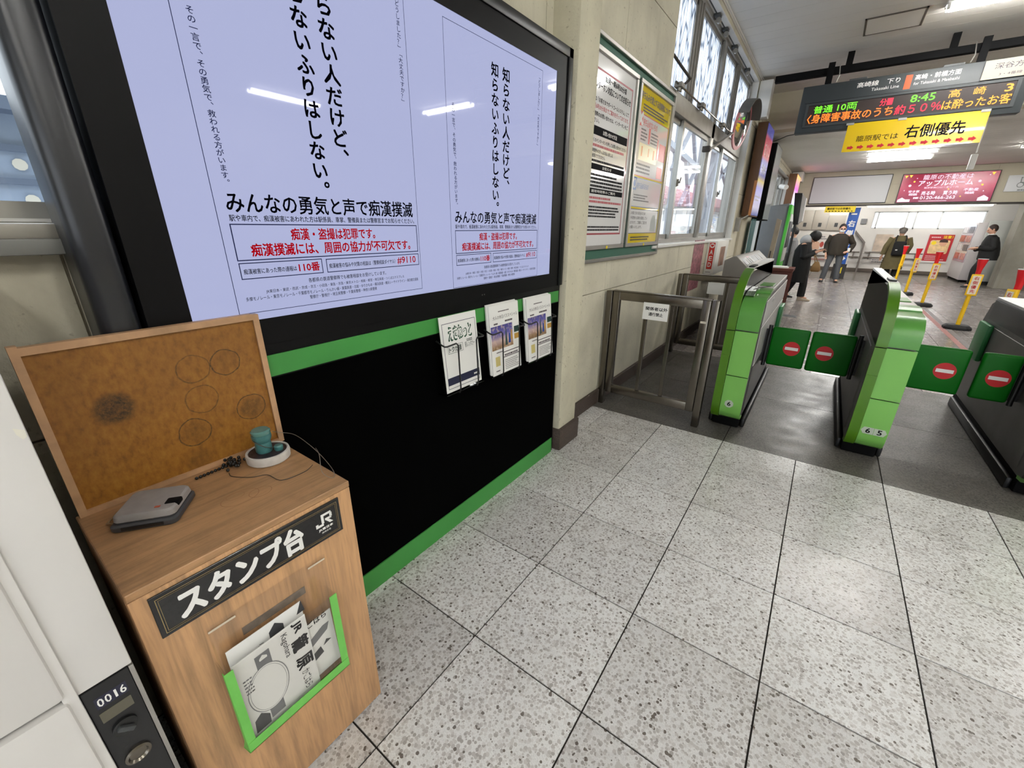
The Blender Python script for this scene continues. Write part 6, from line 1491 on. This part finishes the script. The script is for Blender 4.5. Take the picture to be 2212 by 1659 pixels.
garment('coat', [((0, 0.02, 0.30), 0.20, 0.27), ((0, 0.02, 0.55), 0.18, 0.25), ((0, 0.01, 0.85), 0.15, 0.22), ((0, 0, 1.05), 0.145, 0.215), ((0, 0, 1.19), 0.12, 0.195), ((0, 0, 1.28), 0.07, 0.08)], M_kc, t)
sleeves(J, M_kc, t, (0.088, 0.08, 0.072, 0.062)); dress_legs(J, M_bt, t, (0.09, 0.075, 0.065, 0.07))
local('cap', MB().lathe([(0.098, 0.0), (0.102, 0.03), (0.092, 0.075), (0.05, 0.105), (0.0, 0.112)], h['hc']+h['ax']*0.02, 20), mat('grey_cap', (96, 90, 84), 0.8), t, smooth=True)
for s in 'LR': shoe(J['an'+s], J['to'+s], M_black, t)
bk = thing('backpack', (2.95, 17.18, 0.72), 'black backpack on the back of the person in khaki', 'backpack')
build('bag', MB().box(2.80, 3.09, 17.09, 17.25, 0.70, 1.12), M_bc, bk, bevel=0.05, seg=3); build('pocket', MB().box(2.83, 3.06, 17.05, 17.10, 0.74, 0.92), M_bc, bk, bevel=0.02)
for x in (2.83, 3.06): build('strap', MB().tube(curve_pts([(x, 17.22, 1.05), (x, 17.27, 1.22), (x+(0.02 if x < 2.9 else -0.02), 17.38, 1.275), (x, 17.50, 1.15), (x, 17.52, 0.95)]), 0.018, 6), M_bc, bk)
build('logo_patch', MB().box(2.86, 2.91, 17.044, 17.05, 0.86, 0.89), M_white, bk)

# 4 person in a black suit jacket, facing left
J = dict(pelvis=(-0.05, 0, 0.86), chest=(-0.02, 0, 1.14), neck=(0.0, 0, 1.34), head=(0.03, 0, 1.45), look=(1, 0.1, 0.15),
         shL=(-0.02, 0.19, 1.27), elL=(-0.04, 0.26, 1.02), wrL=(0.18, 0.16, 1.02), haL=(0.25, 0.11, 1.02),
         shR=(-0.02, -0.19, 1.27), elR=(-0.05, -0.26, 1.02), wrR=(0.18, -0.14, 0.98), haR=(0.25, -0.10, 0.98),
         hiL=(-0.05, 0.09, 0.82), knL=(0.10, 0.10, 0.46), anL=(0.06, 0.10, 0.08), toL=(0.19, 0.10, 0.035),
         hiR=(-0.05, -0.09, 0.82), knR=(0.04, -0.10, 0.46), anR=(-0.10, -0.10, 0.08), toR=(0.03, -0.10, 0.035))
t, h = person((4.60, 16.25, 0), math.pi, 'person in a dark suit jacket facing left near the concrete pillar', J, hair=mat('hair_brown_black', (44, 30, 22), 0.6, bump=0.3, bscale=200))
garment('jacket', [((-0.07, 0, 0.72), 0.19, 0.24), ((-0.07, 0, 0.85), 0.195, 0.245), ((-0.05, 0, 1.0), 0.19, 0.24), ((-0.03, 0, 1.15), 0.165, 0.235), ((-0.02, 0, 1.27), 0.125, 0.20), ((0.0, 0, 1.345), 0.075, 0.085)], M_bc, t)
sleeves(J, M_bc, t, (0.09, 0.08, 0.07, 0.055)); dress_legs(J, M_bt, t, (0.11, 0.09, 0.075, 0.075))
local('shirt_collar', MB().lathe([(0.062, 0.0), (0.068, 0.02), (0.058, 0.045), (0.052, 0.045), (0.055, 0.0)], (0.012, 0, 1.325), 16, (0.2, 0, 1)), M_white, t, smooth=True)
for s in 'LR': shoe(J['an'+s], J['to'+s], M_black, t)

# 5 person mostly hidden behind the monitor
J = dict(pelvis=(0, 0, 0.78), chest=(0, 0, 1.04), neck=(0, 0, 1.24), head=(0.02, 0, 1.34), look=(1, 0, 0),
         shL=(0, 0.17, 1.17), elL=(0.0, 0.22, 0.92), wrL=(0.14, 0.16, 0.82), haL=(0.20, 0.14, 0.82),
         shR=(0, -0.17, 1.17), elR=(0.0, -0.22, 0.92), wrR=(0.14, -0.16, 0.82), haR=(0.20, -0.14, 0.82),
         hiL=(0, 0.085, 0.74), knL=(0.01, 0.09, 0.42), anL=(0, 0.09, 0.08), toL=(0.12, 0.10, 0.035),
         hiR=(0, -0.085, 0.74), knR=(0.01, -0.09, 0.42), anR=(0, -0.09, 0.08), toR=(0.12, -0.10, 0.035))
t, h = person((0.47, 12.5, 0), math.pi, 'person almost hidden behind the upright monitor at the ticket machine', J)
garment('coat', [((0, 0, 0.5), 0.14, 0.20), ((0, 0, 0.85), 0.14, 0.20), ((0, 0, 1.03), 0.135, 0.205), ((0, 0, 1.16), 0.115, 0.19), ((0, 0, 1.245), 0.07, 0.085)], mat('grey_coat', (120, 120, 122), 0.8), t)
sleeves(J, mat('grey_coat'), t); dress_legs(J, M_bt, t)
for s in 'LR': shoe(J['an'+s], J['to'+s], M_black, t)
bpy.data.scenes.remove(_ts)
# tiny glowing letters are seen directly; only lamps, screen and lit panels are sampled as lights
for nm in ('led_green', 'led_orange', 'led_amber', 'led_red', 'lit_white', 'lit_gold', 'screen_ink_red', 'blue_red_advert', 'pink_advert'):
    MATS[nm].cycles.emission_sampling = 'NONE'
